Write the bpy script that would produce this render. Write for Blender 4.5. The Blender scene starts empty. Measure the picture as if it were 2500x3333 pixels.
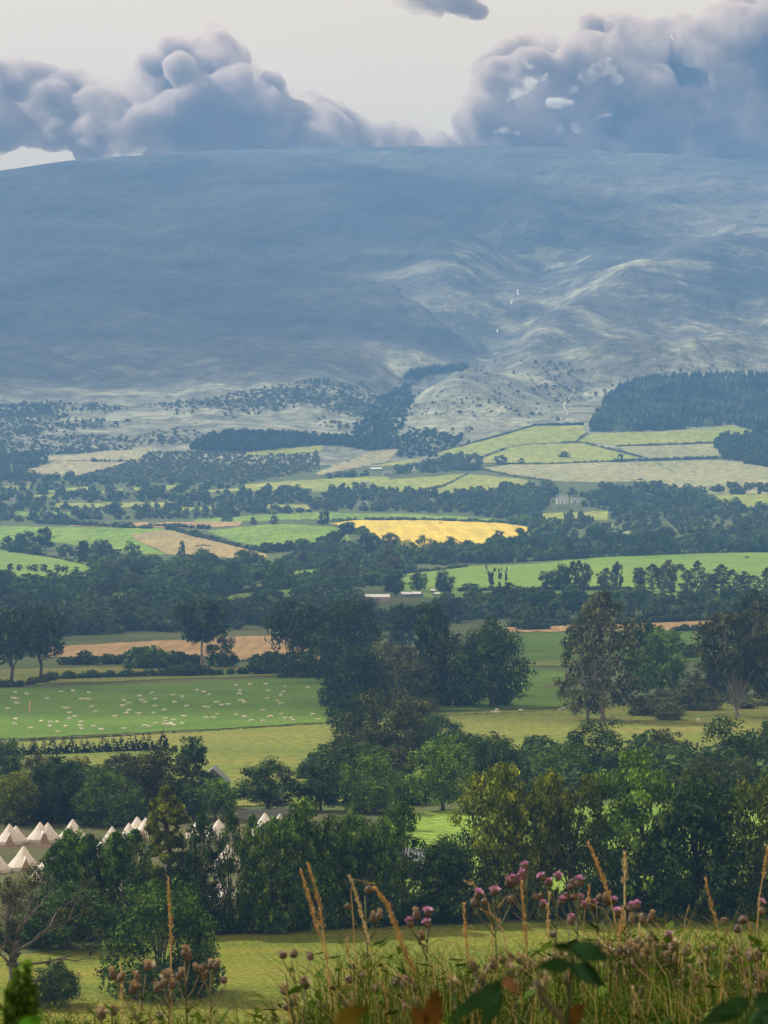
import bpy, bmesh, math, random
import numpy as np
from mathutils import Vector, Matrix
from mathutils.geometry import delaunay_2d_cdt

# ---------------------------------------------------------------- camera, sky, sun, exposure
scene = bpy.context.scene
COL = scene.collection
F = 9451.0            # focal length in photo pixels (photo 2500 x 3333)
CX, HORIZON = 1250.0, 1750.0
EYE = 45.0            # eye height above the valley floor, metres

cam_data = bpy.data.cameras.new('camera')
cam = bpy.data.objects.new('camera', cam_data)
COL.objects.link(cam)
cam.location = (0, 0, EYE)
cam.rotation_euler = (math.radians(90), 0, 0)
cam_data.sensor_fit = 'VERTICAL'
cam_data.sensor_height = 24.0
cam_data.sensor_width = 18.0
cam_data.lens = 24.0 * F / 3333.0
cam_data.shift_y = (HORIZON - 1666.5) / 3333.0
cam_data.clip_start = 0.1
cam_data.clip_end = 60000
cam_data.dof.use_dof = True
cam_data.dof.focus_distance = 260.0
cam_data.dof.aperture_fstop = 15.0
scene.camera = cam

SUN_ELEV, SUN_AZ = math.radians(43), math.radians(-58)   # azimuth from the view direction, negative = towards the left
SUN_DIR = Vector((math.sin(SUN_AZ) * math.cos(SUN_ELEV), math.cos(SUN_AZ) * math.cos(SUN_ELEV), math.sin(SUN_ELEV)))
world = bpy.data.worlds.new('World')
scene.world = world
world.use_nodes = True
wn = world.node_tree.nodes; wl = world.node_tree.links
wn.clear()
w_out = wn.new('ShaderNodeOutputWorld'); w_bg = wn.new('ShaderNodeBackground')
w_sky = wn.new('ShaderNodeTexSky'); w_sky.sky_type = 'NISHITA'; w_sky.sun_disc = False
w_sky.sun_elevation = SUN_ELEV; w_sky.sun_rotation = SUN_AZ
w_sky.dust_density = 3.0; w_sky.altitude = 100
# a high thin veil of cloud over the whole sky takes most of the blue out of it
w_veil = wn.new('ShaderNodeMix'); w_veil.data_type = 'RGBA'
w_veil.inputs[0].default_value = 0.86
w_veil.inputs[7].default_value = (9.7, 7.5, 4.4, 1)
wl.new(w_sky.outputs[0], w_veil.inputs[6]); wl.new(w_veil.outputs[2], w_bg.inputs[0])
wl.new(w_bg.outputs[0], w_out.inputs[0])
w_bg.inputs[1].default_value = 0.10

sun_data = bpy.data.lights.new('sun', 'SUN')
sun_data.energy = 5.0; sun_data.angle = math.radians(0.6); sun_data.color = (1.0, 0.93, 0.80)
sun = bpy.data.objects.new('sun', sun_data); COL.objects.link(sun)
sun.rotation_euler = SUN_DIR.to_track_quat('Z', 'Y').to_euler()
sun.location = (0, 0, 300)

vs = scene.view_settings
vs.view_transform = 'Standard'; vs.look = 'None'; vs.exposure = 0.36; vs.gamma = 1.0
vs.use_curve_mapping = False
scene.render.engine = 'CYCLES'
cy = scene.cycles
cy.use_denoising = True; cy.denoising_prefilter = 'ACCURATE'; cy.denoising_input_passes = 'RGB_ALBEDO_NORMAL'
cy.max_bounces = 6; cy.diffuse_bounces = 2; cy.glossy_bounces = 1; cy.transmission_bounces = 3
cy.volume_bounces = 1; cy.transparent_max_bounces = 8
cy.caustics_reflective = False; cy.caustics_refractive = False
cy.sample_clamp_indirect = 6.0
cy.use_adaptive_sampling = True; cy.adaptive_threshold = 0.02

# ---------------------------------------------------------------- helpers
rng = np.random.default_rng(7)
random.seed(7)

def tag(o, label=None, cat=None, group=None, kind=None):
    if label: o['label'] = label
    if cat: o['category'] = cat
    if group: o['group'] = group
    if kind: o['kind'] = kind
    return o

def link(name, data, parent=None, loc=None):
    o = bpy.data.objects.new(name, data)
    COL.objects.link(o)
    if parent is not None: o.parent = parent
    if loc is not None: o.location = loc
    return o

def empty(name, loc, rz=0.0, scale=1.0):
    o = bpy.data.objects.new(name, None); COL.objects.link(o)
    o.empty_display_size = 0.2
    o.location = loc; o.rotation_euler = (0, 0, rz)
    o.scale = scale if isinstance(scale, (tuple, list)) else (scale,) * 3
    return o

def make_mesh(name, verts, faces, mats=(), midx=None, smooth=False):
    """faces: an (n,k) array or a list of such arrays / index lists."""
    me = bpy.data.meshes.new(name)
    verts = np.asarray(verts, dtype=np.float32).reshape(-1, 3)
    if isinstance(faces, np.ndarray): faces = [faces]
    loops = []; counts = []
    for fa in faces:
        fa = np.asarray(fa, dtype=np.int32)
        if fa.size == 0: continue
        if fa.ndim == 1: fa = fa[None, :]
        loops.append(fa.ravel()); counts.append(np.full(len(fa), fa.shape[1], dtype=np.int32))
    loops = np.concatenate(loops); counts = np.concatenate(counts)
    starts = np.concatenate([[0], np.cumsum(counts)[:-1]]).astype(np.int32)
    me.vertices.add(len(verts)); me.vertices.foreach_set('co', verts.ravel())
    me.loops.add(len(loops)); me.loops.foreach_set('vertex_index', loops)
    me.polygons.add(len(counts)); me.polygons.foreach_set('loop_start', starts)
    for m in (mats if isinstance(mats, (list, tuple)) else [mats]): me.materials.append(m)
    if midx is not None: me.polygons.foreach_set('material_index', np.asarray(midx, dtype=np.int32))
    me.update(calc_edges=True); me.validate()
    me.polygons.foreach_set('use_smooth', np.full(len(me.polygons), bool(smooth)))
    return me

class MB:
    """Collects simple solids into one mesh."""
    def __init__(s): s.v = []; s.f = []; s.n = 0
    def add(s, v, f):
        v = np.asarray(v, dtype=float).reshape(-1, 3)
        s.v.append(v)
        for k in f: s.f.append([i + s.n for i in k])
        s.n += len(v); return s
    def box(s, x0, x1, y0, y1, z0, z1):
        v = [(x0,y0,z0),(x1,y0,z0),(x1,y1,z0),(x0,y1,z0),(x0,y0,z1),(x1,y0,z1),(x1,y1,z1),(x0,y1,z1)]
        return s.add(v, [(0,3,2,1),(4,5,6,7),(0,1,5,4),(1,2,6,5),(2,3,7,6),(3,0,4,7)])
    def prism(s, poly_xz, y0, y1):
        n = len(poly_xz)
        v = [(x, y0, z) for x, z in poly_xz] + [(x, y1, z) for x, z in poly_xz]
        f = [tuple(range(n)), tuple(range(2*n-1, n-1, -1))] + [((i+1) % n, i, i+n, (i+1) % n+n) for i in range(n)]
        return s.add(v, f)
    def tube(s, pts, rad, k=6, cap=True):
        pts = [Vector(p) for p in pts]; n = len(pts)
        if not hasattr(rad, '__len__'): rad = [rad]*n
        v = []; f = []
        for i, p in enumerate(pts):
            d = (pts[min(i+1, n-1)] - pts[max(i-1, 0)])
            d = d.normalized() if d.length > 1e-9 else Vector((0, 0, 1))
            a = d.orthogonal() if i == 0 else (a - d*a.dot(d))
            a = a.normalized() if a.length > 1e-6 else d.orthogonal().normalized()
            b = d.cross(a)
            for j in range(k):
                t = 2*math.pi*j/k
                q = p + (a*math.cos(t) + b*math.sin(t))*rad[i]; v.append(q[:])
        for i in range(n-1):
            for j in range(k):
                f.append((i*k+j, i*k+(j+1) % k, (i+1)*k+(j+1) % k, (i+1)*k+j))
        if cap:
            f.append(tuple(range(k-1, -1, -1))); f.append(tuple((n-1)*k+j for j in range(k)))
        return s.add(v, f)
    def lathe(s, prof, k=10, axis_pts=None):
        v = []; f = []; n = len(prof)
        for r, z in prof:
            for j in range(k):
                t = 2*math.pi*j/k; v.append((r*math.cos(t), r*math.sin(t), z))
        for i in range(n-1):
            for j in range(k): f.append((i*k+j, i*k+(j+1) % k, (i+1)*k+(j+1) % k, (i+1)*k+j))
        f.append(tuple(range(k-1, -1, -1))); f.append(tuple((n-1)*k+j for j in range(k)))
        return s.add(v, f)
    def mesh(s, name, mat, smooth=False):
        me = bpy.data.meshes.new(name)
        me.from_pydata([tuple(p) for p in np.concatenate(s.v)], [], s.f); me.materials.append(mat); me.update()
        if smooth: me.polygons.foreach_set('use_smooth', np.full(len(me.polygons), True))
        return me
    def build(s, name, mat, parent=None, loc=None, smooth=False):
        return link(name, s.mesh(name, mat, smooth), parent, loc)

# ---- materials
def mat_nodes(name):
    m = bpy.data.materials.new(name); m.use_nodes = True
    nt = m.node_tree; nt.nodes.clear()
    out = nt.nodes.new('ShaderNodeOutputMaterial')
    return m, nt, out

def ramp(nt, stops, interp='LINEAR'):
    r = nt.nodes.new('ShaderNodeValToRGB'); e = r.color_ramp.elements
    r.color_ramp.interpolation = interp
    while len(e) > 1: e.remove(e[-1])
    e[0].position = stops[0][0]; e[0].color = tuple(stops[0][1]) + (1,)
    for p, c in stops[1:]:
        k = e.new(p); k.color = tuple(c) + (1,)
    return r

def noise_node(nt, coord, scale, detail=4, rough=0.55, stretch=None):
    n = nt.nodes.new('ShaderNodeTexNoise'); n.inputs['Scale'].default_value = scale
    n.inputs['Detail'].default_value = detail; n.inputs['Roughness'].default_value = rough
    if stretch:
        mp = nt.nodes.new('ShaderNodeMapping'); mp.inputs['Scale'].default_value = stretch[:3]
        if len(stretch) > 3: mp.inputs['Rotation'].default_value = (0, 0, stretch[3])
        nt.links.new(coord, mp.inputs['Vector']); coord = mp.outputs[0]
    nt.links.new(coord, n.inputs['Vector'])
    return n

def mix_rgb(nt, a, b, fac, mode='MIX'):
    x = nt.nodes.new('ShaderNodeMix'); x.data_type = 'RGBA'; x.blend_type = mode
    for sock, v in ((x.inputs[0], fac), (x.inputs[6], a), (x.inputs[7], b)):
        if hasattr(v, 'is_linked') or hasattr(v, 'links'): nt.links.new(v, sock)
        elif isinstance(v, (tuple, list)): sock.default_value = tuple(v) + ((1,) if len(v) == 3 else ())
        else: sock.default_value = v
    return x.outputs[2]

def mat_plain(name, col, rough=0.8, var=0.15, scale=3.0, metal=0.0):
    m, nt, out = mat_nodes(name)
    b = nt.nodes.new('ShaderNodeBsdfPrincipled'); tc = nt.nodes.new('ShaderNodeTexCoord')
    n = noise_node(nt, tc.outputs['Object'], scale, 5)
    lo = tuple(c*(1-var) for c in col); hi = tuple(min(1, c*(1+var)) for c in col)
    r = ramp(nt, [(0.3, lo), (0.7, hi)]); nt.links.new(n.outputs['Fac'], r.inputs[0])
    nt.links.new(r.outputs[0], b.inputs['Base Color']); b.inputs['Roughness'].default_value = rough
    b.inputs['Metallic'].default_value = metal
    nt.links.new(b.outputs[0], out.inputs[0]); return m

def mat_ground(name, cols, big=0.012, fine=0.6, stretch=None, bump=0.6, bump_scale=1.2, streak=None, streak_dir=0.0, tram=None):
    """A field: broad patches, finer mottling and an optional set of mowing / drilling streaks."""
    m, nt, out = mat_nodes(name)
    b = nt.nodes.new('ShaderNodeBsdfPrincipled'); b.inputs['Roughness'].default_value = 0.95
    b.inputs['Specular IOR Level'].default_value = 0.15
    tc = nt.nodes.new('ShaderNodeNewGeometry'); P = tc.outputs['Position']
    n1 = noise_node(nt, P, big, 5, 0.6, stretch)
    n2 = noise_node(nt, P, fine, 4, 0.7)
    r1 = ramp(nt, [(0.30, cols[0]), (0.52, cols[1]), (0.72, cols[2])]); nt.links.new(n1.outputs['Fac'], r1.inputs[0])
    r2 = ramp(nt, [(0.30, (0.42,)*3), (0.70, (1.55,)*3)]); nt.links.new(n2.outputs['Fac'], r2.inputs[0])
    c = mix_rgb(nt, r1.outputs[0], r2.outputs[0], 1.0, 'MULTIPLY')
    if streak:
        ns = noise_node(nt, P, streak, 2, 0.5, (1.0, 0.02, 1.0, streak_dir))
        rs = ramp(nt, [(0.35, (0.80,)*3), (0.65, (1.18,)*3)]); nt.links.new(ns.outputs['Fac'], rs.inputs[0])
        c = mix_rgb(nt, c, rs.outputs[0], 0.8, 'MULTIPLY')
    if tram:
        wv = nt.nodes.new('ShaderNodeTexWave'); wv.wave_type = 'BANDS'; wv.bands_direction = 'X'; wv.inputs['Scale'].default_value = tram; wv.inputs['Distortion'].default_value = 0.6; wv.inputs['Detail Scale'].default_value = 0.3
        mp = nt.nodes.new('ShaderNodeMapping'); mp.inputs['Rotation'].default_value = (0, 0, streak_dir); nt.links.new(P, mp.inputs['Vector']); nt.links.new(mp.outputs[0], wv.inputs['Vector'])
        rt = ramp(nt, [(0.0, (0.62,)*3), (0.10, (1.0,)*3)]); nt.links.new(wv.outputs['Fac'], rt.inputs[0]); c = mix_rgb(nt, c, rt.outputs[0], 0.85, 'MULTIPLY')
    nt.links.new(c, b.inputs['Base Color'])
    n3 = noise_node(nt, P, bump_scale, 4, 0.7)
    bp = nt.nodes.new('ShaderNodeBump'); bp.inputs['Strength'].default_value = bump; bp.inputs['Distance'].default_value = 0.5
    nt.links.new(n3.outputs['Fac'], bp.inputs['Height']); nt.links.new(bp.outputs[0], b.inputs['Normal'])
    nt.links.new(b.outputs[0], out.inputs[0]); return m

def mat_leaf(name, col_a, col_b, transl=0.35, nscale=7.0, rnd=0.35):
    """Foliage: two greens in soft clumps, crown highlights and dark gaps painted in, every tree a little different, some light passing through the leaves."""
    m, nt, out = mat_nodes(name)
    tc = nt.nodes.new('ShaderNodeTexCoord'); oi = nt.nodes.new('ShaderNodeObjectInfo')
    n = noise_node(nt, tc.outputs['Object'], nscale, 3, 0.6)
    r = ramp(nt, [(0.36, tuple(c*0.5 for c in col_a)), (0.50, col_a), (0.66, tuple(c*1.75 for c in col_b))]); nt.links.new(n.outputs['Fac'], r.inputs[0])  # lit clumps and shaded gaps of the crown put into the leaf colour
    rr = ramp(nt, [(0.0, (1-rnd, 1-rnd*0.9, 1-rnd*0.6)), (1.0, (1+rnd, 1+rnd*0.9, 1+rnd*0.3))])
    nt.links.new(oi.outputs['Random'], rr.inputs[0])
    c = mix_rgb(nt, r.outputs[0], rr.outputs[0], 1.0, 'MULTIPLY')
    ge = nt.nodes.new('ShaderNodeNewGeometry'); ri = ramp(nt, [(0.0, (0.45, 0.48, 0.55)), (0.55, (0.95, 0.95, 0.95)), (1.0, (1.75, 1.65, 1.35))])
    nt.links.new(ge.outputs['Random Per Island'], ri.inputs[0]); c = mix_rgb(nt, c, ri.outputs[0], 0.9, 'MULTIPLY')
    d = nt.nodes.new('ShaderNodeBsdfDiffuse'); t = nt.nodes.new('ShaderNodeBsdfTranslucent'); mx = nt.nodes.new('ShaderNodeMixShader')
    mx.inputs[0].default_value = transl
    nt.links.new(c, d.inputs[0])
    ty = mix_rgb(nt, c, (1.25, 1.15, 0.45), 1.0, 'MULTIPLY'); nt.links.new(ty, t.inputs[0])
    nt.links.new(d.outputs[0], mx.inputs[1]); nt.links.new(t.outputs[0], mx.inputs[2])
    nt.links.new(mx.outputs[0], out.inputs[0]); return m

# ---- numpy value noise
def _hash(ix, iy, seed):
    h = (ix.astype(np.int64)*374761393 + iy.astype(np.int64)*668265263 + seed*974634777) & 0xFFFFFFFF
    h = ((h ^ (h >> 13)) * 1274126177) & 0xFFFFFFFF
    return ((h ^ (h >> 16)) & 0xFFFFFF) / float(0xFFFFFF)

def vnoise(x, y, seed=0):
    ix = np.floor(x); iy = np.floor(y); fx = x-ix; fy = y-iy
    fx = fx*fx*fx*(fx*(fx*6-15)+10); fy = fy*fy*fy*(fy*(fy*6-15)+10)
    a = _hash(ix, iy, seed); b = _hash(ix+1, iy, seed); c = _hash(ix, iy+1, seed); d = _hash(ix+1, iy+1, seed)
    return (a*(1-fx)+b*fx)*(1-fy) + (c*(1-fx)+d*fx)*fy

def fbm(x, y, seed=0, octaves=4, gain=0.5):
    s = np.zeros_like(np.asarray(x, float)); a = 1.0; t = 0.0
    for o in range(octaves):
        s = s + a*(vnoise(x*2**o+17.3*o, y*2**o-9.1*o, seed+o)*2-1); t += a; a *= gain
    return s/t

def sstep(a, b, x):
    t = np.clip((x-a)/(b-a), 0, 1); return t*t*(3-2*t)
# ---------------------------------------------------------------- terrain
# depth -> height of the ground along the view: a bank under the camera, a flat valley floor, foothills, then the mountain
def _z(Y, py): return EYE + (HORIZON-py)/F*Y
PROF = [(-60, EYE-1.2), (0, EYE-1.62), (5, EYE-1.85), (9, EYE-2.2), (12, EYE-2.7), (20, EYE-5), (40, EYE-11), (60, EYE-17), (150, EYE-34), (230, 1.0), (268, 0.0), (1330, 0.0)]
PROF += [(Y, _z(Y, p)) for Y, p in [(1550,1990),(1800,1920),(2050,1855),(2300,1800),(2500,1760),(2650,1725),(2800,1695),(2950,1665),(3100,1630),(3250,1590),(3450,1540),
         (3650,1480),(3850,1410),(4050,1340),(4300,1260),(4600,1160),(4900,1050),(5200,930),(5500,800),(5800,668),(6000,575),(6120,515),(6200,484),(6320,486)]]
PROF += [(6700, 850), (7600, 600), (9000, 300)]
_py = np.array([p[0] for p in PROF], float); _pz = np.array([p[1] for p in PROF], float)
_gy = np.arange(-60, 9000, 2.0); _gz = np.interp(_gy, _py, _pz)
_sm = _gz.copy()
for _w, _lo in ((15, 300), (45, 1500), (61, 3000), (61, 3600)):
    _k = np.hanning(_w+2)[1:-1]; _k /= _k.sum()
    _t = np.convolve(np.pad(_sm, _w//2, mode='edge'), _k, 'valid')
    _b = sstep(_lo, _lo+300, _gy); _sm = _sm*(1-_b) + _t*_b
def prof(Y): return np.interp(Y, _gy, _sm)

RIDGE_X = [-2500, -800, -300, 0, 200, 400, 600, 800, 1000, 1250, 1500, 1700, 1900, 2100, 2300, 2400, 2500, 2900, 3500, 5000]
RIDGE_Y = [900, 640, 585, 548, 522, 505, 490, 482, 478, 480, 478, 477, 480, 495, 513, 515, 512, 505, 560, 900]

def base_h(X, Y):
    X = np.asarray(X, float); Y = np.asarray(Y, float)
    z = prof(Y)
    px = CX + F*X/np.maximum(Y, 300)
    rz = EYE + (HORIZON-np.interp(px, RIDGE_X, RIDGE_Y))/F*6200
    k = (rz/_z(6200, 482)) - 1
    return z * (1 + k*sstep(4400, 6150, Y))

def unproject_flat(px, py):
    u = (px-CX)/F; s = (HORIZON-py)/F
    Ys = np.concatenate([np.linspace(270, 1300, 300), np.linspace(1304, 6300, 1200)])
    h = (base_h(u*Ys, Ys)-EYE)/Ys
    i = np.argmax(h > s) if np.any(h > s) else len(Ys)-1
    i = max(i, 1)
    t = (s-h[i-1])/(h[i]-h[i-1]+1e-12)
    Y = Ys[i-1] + np.clip(t, 0, 1)*(Ys[i]-Ys[i-1])
    return np.array([u*Y, Y])

# ravines (negative) and spurs (positive): centre line in photo pixels, height in metres, half width in metres
RELIEF = [
    ([(1850,780),(1780,850),(1700,945),(1660,1000),(1590,1085),(1480,1150),(1390,1205),(1320,1290),(1265,1400),(1240,1470)], -60, 95),
    ([(1460,690),(1560,740),(1700,800)], -26, 70),
    ([(2050,640),(1950,720),(1850,790)], -34, 80),
    ([(2500,560),(2250,640),(2060,690),(1930,740),(1800,860),(1730,930)], 30, 75),
    ([(2560,820),(2350,880),(2150,935),(1950,1000),(1780,1070),(1600,1140),(1450,1230),(1330,1330),(1270,1420)], 34, 85),
    ([(2560,1000),(2350,1040),(2150,1080),(1950,1130),(1700,1170)], -24, 80),
    ([(2500,1130),(2250,1180),(2000,1200),(1800,1215),(1600,1260),(1450,1330)], 26, 70),
    ([(1560,640),(1660,690),(1760,740)], 24, 60),
    ([(1450,760),(1500,850),(1600,900),(1660,940)], 22, 70),
    ([(1300,840),(1420,900),(1560,960),(1640,1000)], 18, 60),
    ([(1180,1060),(1300,1040),(1450,1060),(1560,1080)], -22, 70),
    ([(560,700),(700,830),(820,960),(960,1100)], -20, 130),
    ([(120,1050),(230,960),(330,820)], 16, 90),
    ([(900,620),(760,760),(700,900)], 18, 150),
    ([(700,1180),(880,1130),(1050,1080),(1200,1000)], 16, 90),
]
_relief = [(np.array([unproject_flat(x, y) for x, y in pl]), h, w) for pl, h, w in RELIEF]

def seg_dist(X, Y, pts):
    best = np.full(X.shape, 1e9); along = np.zeros(X.shape)
    for i in range(len(pts)-1):
        a = pts[i]; b = pts[i+1]; d = b-a; L = d@d
        t = np.clip(((X-a[0])*d[0]+(Y-a[1])*d[1])/L, 0, 1)
        q = np.hypot(X-a[0]-t*d[0], Y-a[1]-t*d[1])
        m = q < best; best = np.where(m, q, best); along = np.where(m, (i+t)/(len(pts)-1), along)
    return best, along

def height(X, Y):
    X = np.asarray(X, float); Y = np.asarray(Y, float)
    z = base_h(X, Y)
    mt = sstep(3500, 4600, Y) * (1-0.75*sstep(5700, 6150, Y))
    # soft swells of the valley and the foothills
    z = z + fbm(X/420., Y/420., 3, 3)*4.0*sstep(1500, 2400, Y)*(1-0.3*mt) + fbm(X/60., Y/90., 5, 3)*0.35*sstep(250, 330, Y)
    z = z + fbm(X/12., Y/12., 8, 3)*0.12*(1-sstep(40, 300, Y))
    if np.any(mt > 0):
        wx = X + fbm(X/300., Y/300., 21, 3)*120; wy = Y + fbm(X/300., Y/300., 22, 3)*120
        r = 1-np.abs(fbm((wx+0.55*wy)/330., (wy-0.3*wx)/900., 31, 4))
        z = z + (r-0.75)*52*mt + fbm(wx/160., wy/420., 41, 4)*24*mt + fbm(wx/45., wy/70., 51, 3)*5.5*mt
        for pts, h, w in _relief:
            wob = fbm(X/140., Y/140., 61, 2)*30
            d, al = seg_dist(X+wob, Y+wob, pts)
            endf = sstep(0, 0.12, al)*0.75+0.25
            z = z + 1.25*h*endf*np.exp(-(d/w)**2)*np.maximum(mt, 0.25*sstep(3300, 3700, Y))
    return z

# the grid the ground is made of: fans out with distance, finest where the mountain stands
_us = np.linspace(-0.19, 0.19, 441)
_out = np.array([0.2, 0.215, 0.24, 0.28, 0.34, 0.45, 0.6, 0.85, 1.2])
US = np.concatenate([-_out[::-1], _us, _out])
_rows = np.concatenate([np.linspace(58, 262, 26), np.linspace(268, 1330, 150), np.linspace(1340, 3300, 170), np.linspace(3308, 6330, 270), np.linspace(6380, 8900, 26)])
YS = np.unique(np.round(_rows, 2))
GX = US[None, :]*YS[:, None]; GY = np.repeat(YS[:, None], len(US), 1)
GZ = height(GX, GY)

def grid_z(X, Y):
    """Height of the built ground sheet (the same facets the mesh has)."""
    X = np.asarray(X, float); Y = np.asarray(Y, float)
    u = X/Y
    i = np.clip(np.searchsorted(YS, Y)-1, 0, len(YS)-2); j = np.clip(np.searchsorted(US, u)-1, 0, len(US)-2)
    a = np.clip((Y-YS[i])/(YS[i+1]-YS[i]), 0, 1); b = np.clip((u-US[j])/(US[j+1]-US[j]), 0, 1)
    return (GZ[i, j]*(1-b)+GZ[i, j+1]*b)*(1-a) + (GZ[i+1, j]*(1-b)+GZ[i+1, j+1]*b)*a

_SL = (GZ-EYE)/GY
_SLM = np.maximum.accumulate(np.where(GY >= 262, _SL, -9), axis=0)
def ground_at(px, py):
    """The point of the ground seen at a photo pixel (first surface met)."""
    u = (px-CX)/F; s = (HORIZON-py)/F
    j = int(np.clip(np.searchsorted(US, u)-1, 0, len(US)-2)); b = (u-US[j])/(US[j+1]-US[j])
    col = _SLM[:, j]*(1-b) + _SLM[:, j+1]*b
    i = int(np.argmax(col > s)) if col.max() > s else int(np.argmax(col))
    i = max(i, 1)
    t = 0 if col[i] <= col[i-1] else np.clip((s-col[i-1])/(col[i]-col[i-1]), 0, 1)
    Y = YS[i-1] + t*(YS[i]-YS[i-1]); X = u*Y
    return Vector((X, Y, float(grid_z(X, Y))))

def sheet(name, rows, mat, smooth=True):
    a, b = rows
    v = np.stack([GX[a:b], GY[a:b], GZ[a:b]], -1).reshape(-1, 3)
    n = len(US); m = b-a
    i = np.arange(m-1)[:, None]*n + np.arange(n-1)[None, :]
    f = np.stack([i, i+1, i+n+1, i+n], -1).reshape(-1, 4)
    return link(name, make_mesh(name, v, f, mat, smooth=smooth))

# valley floor between the fields: rough grass
M_ROUGH = mat_ground('rough_grass', [(0.050,0.075,0.020), (0.080,0.105,0.030), (0.12,0.125,0.042)], big=0.02, fine=0.8)

def mat_mountain():
    m, nt, out = mat_nodes('mountain_heath')
    b = nt.nodes.new('ShaderNodeBsdfPrincipled'); b.inputs['Roughness'].default_value = 0.95; b.inputs['Specular IOR Level'].default_value = 0.1
    g = nt.nodes.new('ShaderNodeNewGeometry'); P = g.outputs['Position']
    sx = nt.nodes.new('ShaderNodeSeparateXYZ'); nt.links.new(P, sx.inputs[0])
    def mrange(sock, a, b_):
        r = nt.nodes.new('ShaderNodeMapRange'); r.interpolation_type = 'SMOOTHSTEP'; r.inputs[1].default_value = a; r.inputs[2].default_value = b_; nt.links.new(sock, r.inputs[0]); return r.outputs[0]
    def math_(op, a, b_):
        r = nt.nodes.new('ShaderNodeMath'); r.operation = op; r.use_clamp = True
        for k, v in enumerate((a, b_)):
            if hasattr(v, 'links'): nt.links.new(v, r.inputs[k])
            else: r.inputs[k].default_value = v
        return r.outputs[0]
    n1 = noise_node(nt, P, 0.0035, 7, 0.66, (0.55, 1.0, 2.2, 0.55))
    n2 = noise_node(nt, P, 0.030, 6, 0.72)
    n3 = noise_node(nt, P, 0.010, 6, 0.68, (0.40, 1.5, 1.0, 0.5))
    # heather and peat
    r1 = ramp(nt, [(0.36, (0.045,0.054,0.056)), (0.50, (0.095,0.100,0.092)), (0.64, (0.17,0.165,0.14))]); nt.links.new(n1.outputs['Fac'], r1.inputs[0])
    # bleached bent grass in tongues down the slope, also painting in sunlit streaks
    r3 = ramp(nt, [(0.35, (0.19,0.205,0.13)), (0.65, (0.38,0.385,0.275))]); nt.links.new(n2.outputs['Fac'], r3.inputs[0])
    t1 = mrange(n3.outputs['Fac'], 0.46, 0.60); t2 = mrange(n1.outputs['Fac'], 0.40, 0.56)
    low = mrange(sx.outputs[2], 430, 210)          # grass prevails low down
    lit_spurs = mrange(sx.outputs[0], -150, 250)        # right-hand spurs: pale streaks carry their sunlight in the grass colour
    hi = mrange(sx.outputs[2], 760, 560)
    grass = math_('MULTIPLY', math_('ADD', math_('MULTIPLY', t1, t2), math_('MULTIPLY', low, 0.55)), math_('ADD', low, math_('MULTIPLY', lit_spurs, hi)))
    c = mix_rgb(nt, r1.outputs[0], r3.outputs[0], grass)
    r2 = ramp(nt, [(0.30, (0.62,)*3), (0.70, (1.38,)*3)]); nt.links.new(n2.outputs['Fac'], r2.inputs[0])
    c = mix_rgb(nt, c, r2.outputs[0], 0.8, 'MULTIPLY')
    nt.links.new(c, b.inputs['Base Color'])
    bp = nt.nodes.new('ShaderNodeBump'); bp.inputs['Strength'].default_value = 1.0; bp.inputs['Distance'].default_value = 22
    nb = noise_node(nt, P, 0.022, 6, 0.68); nt.links.new(nb.outputs['Fac'], bp.inputs['Height']); nt.links.new(bp.outputs[0], b.inputs['Normal'])
    nt.links.new(b.outputs[0], out.inputs[0]); return m
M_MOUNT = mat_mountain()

_split = int(np.searchsorted(YS, 3560))
tag(sheet('valley_ground', (0, _split+1), M_ROUGH), 'rough grassy valley floor and foothills', kind='structure')
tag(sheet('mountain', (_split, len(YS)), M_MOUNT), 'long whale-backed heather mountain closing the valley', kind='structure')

# bank under the camera
def bank_sheet():
    xs = np.linspace(-60, 60, 121); ys = np.concatenate([np.linspace(-40, 0, 21), np.linspace(0.5, 20, 60), np.linspace(21, 64, 44)])
    X, Y = np.meshgrid(xs, ys); Z = height(X, Y)
    Z = np.where(Y > 56, Z-0.06*(Y-56), Z)
    n = len(xs); i = np.arange(len(ys)-1)[:, None]*n+np.arange(n-1)[None, :]
    f = np.stack([i, i+1, i+n+1, i+n], -1).reshape(-1, 4)
    return link('grass_bank', make_mesh('grass_bank', np.stack([X, Y, Z], -1), f, M_ROUGH, smooth=True))
tag(bank_sheet(), 'rough grass bank in the foreground', kind='structure')
def bank_z(X, Y): return float(height(np.array([X]), np.array([Y]))[0])

# ---------------------------------------------------------------- haze
def haze_box():
    mb = MB(); mb.box(-9600, 9600, -80, 9050, -30, 902)
    m = bpy.data.materials.new('haze'); m.use_nodes = True; nt = m.node_tree; nt.nodes.clear()
    out = nt.nodes.new('ShaderNodeOutputMaterial'); pv = nt.nodes.new('ShaderNodeVolumePrincipled')
    pv.inputs['Color'].default_value = (0.215, 0.47, 1.0, 1); pv.inputs['Density'].default_value = 0.000128; pv.inputs['Anisotropy'].default_value = 0.35
    nt.links.new(pv.outputs[0], out.inputs['Volume'])
    return tag(mb.build('haze', m), 'pale blue summer haze filling the valley', kind='stuff')
haze_box()
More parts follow.
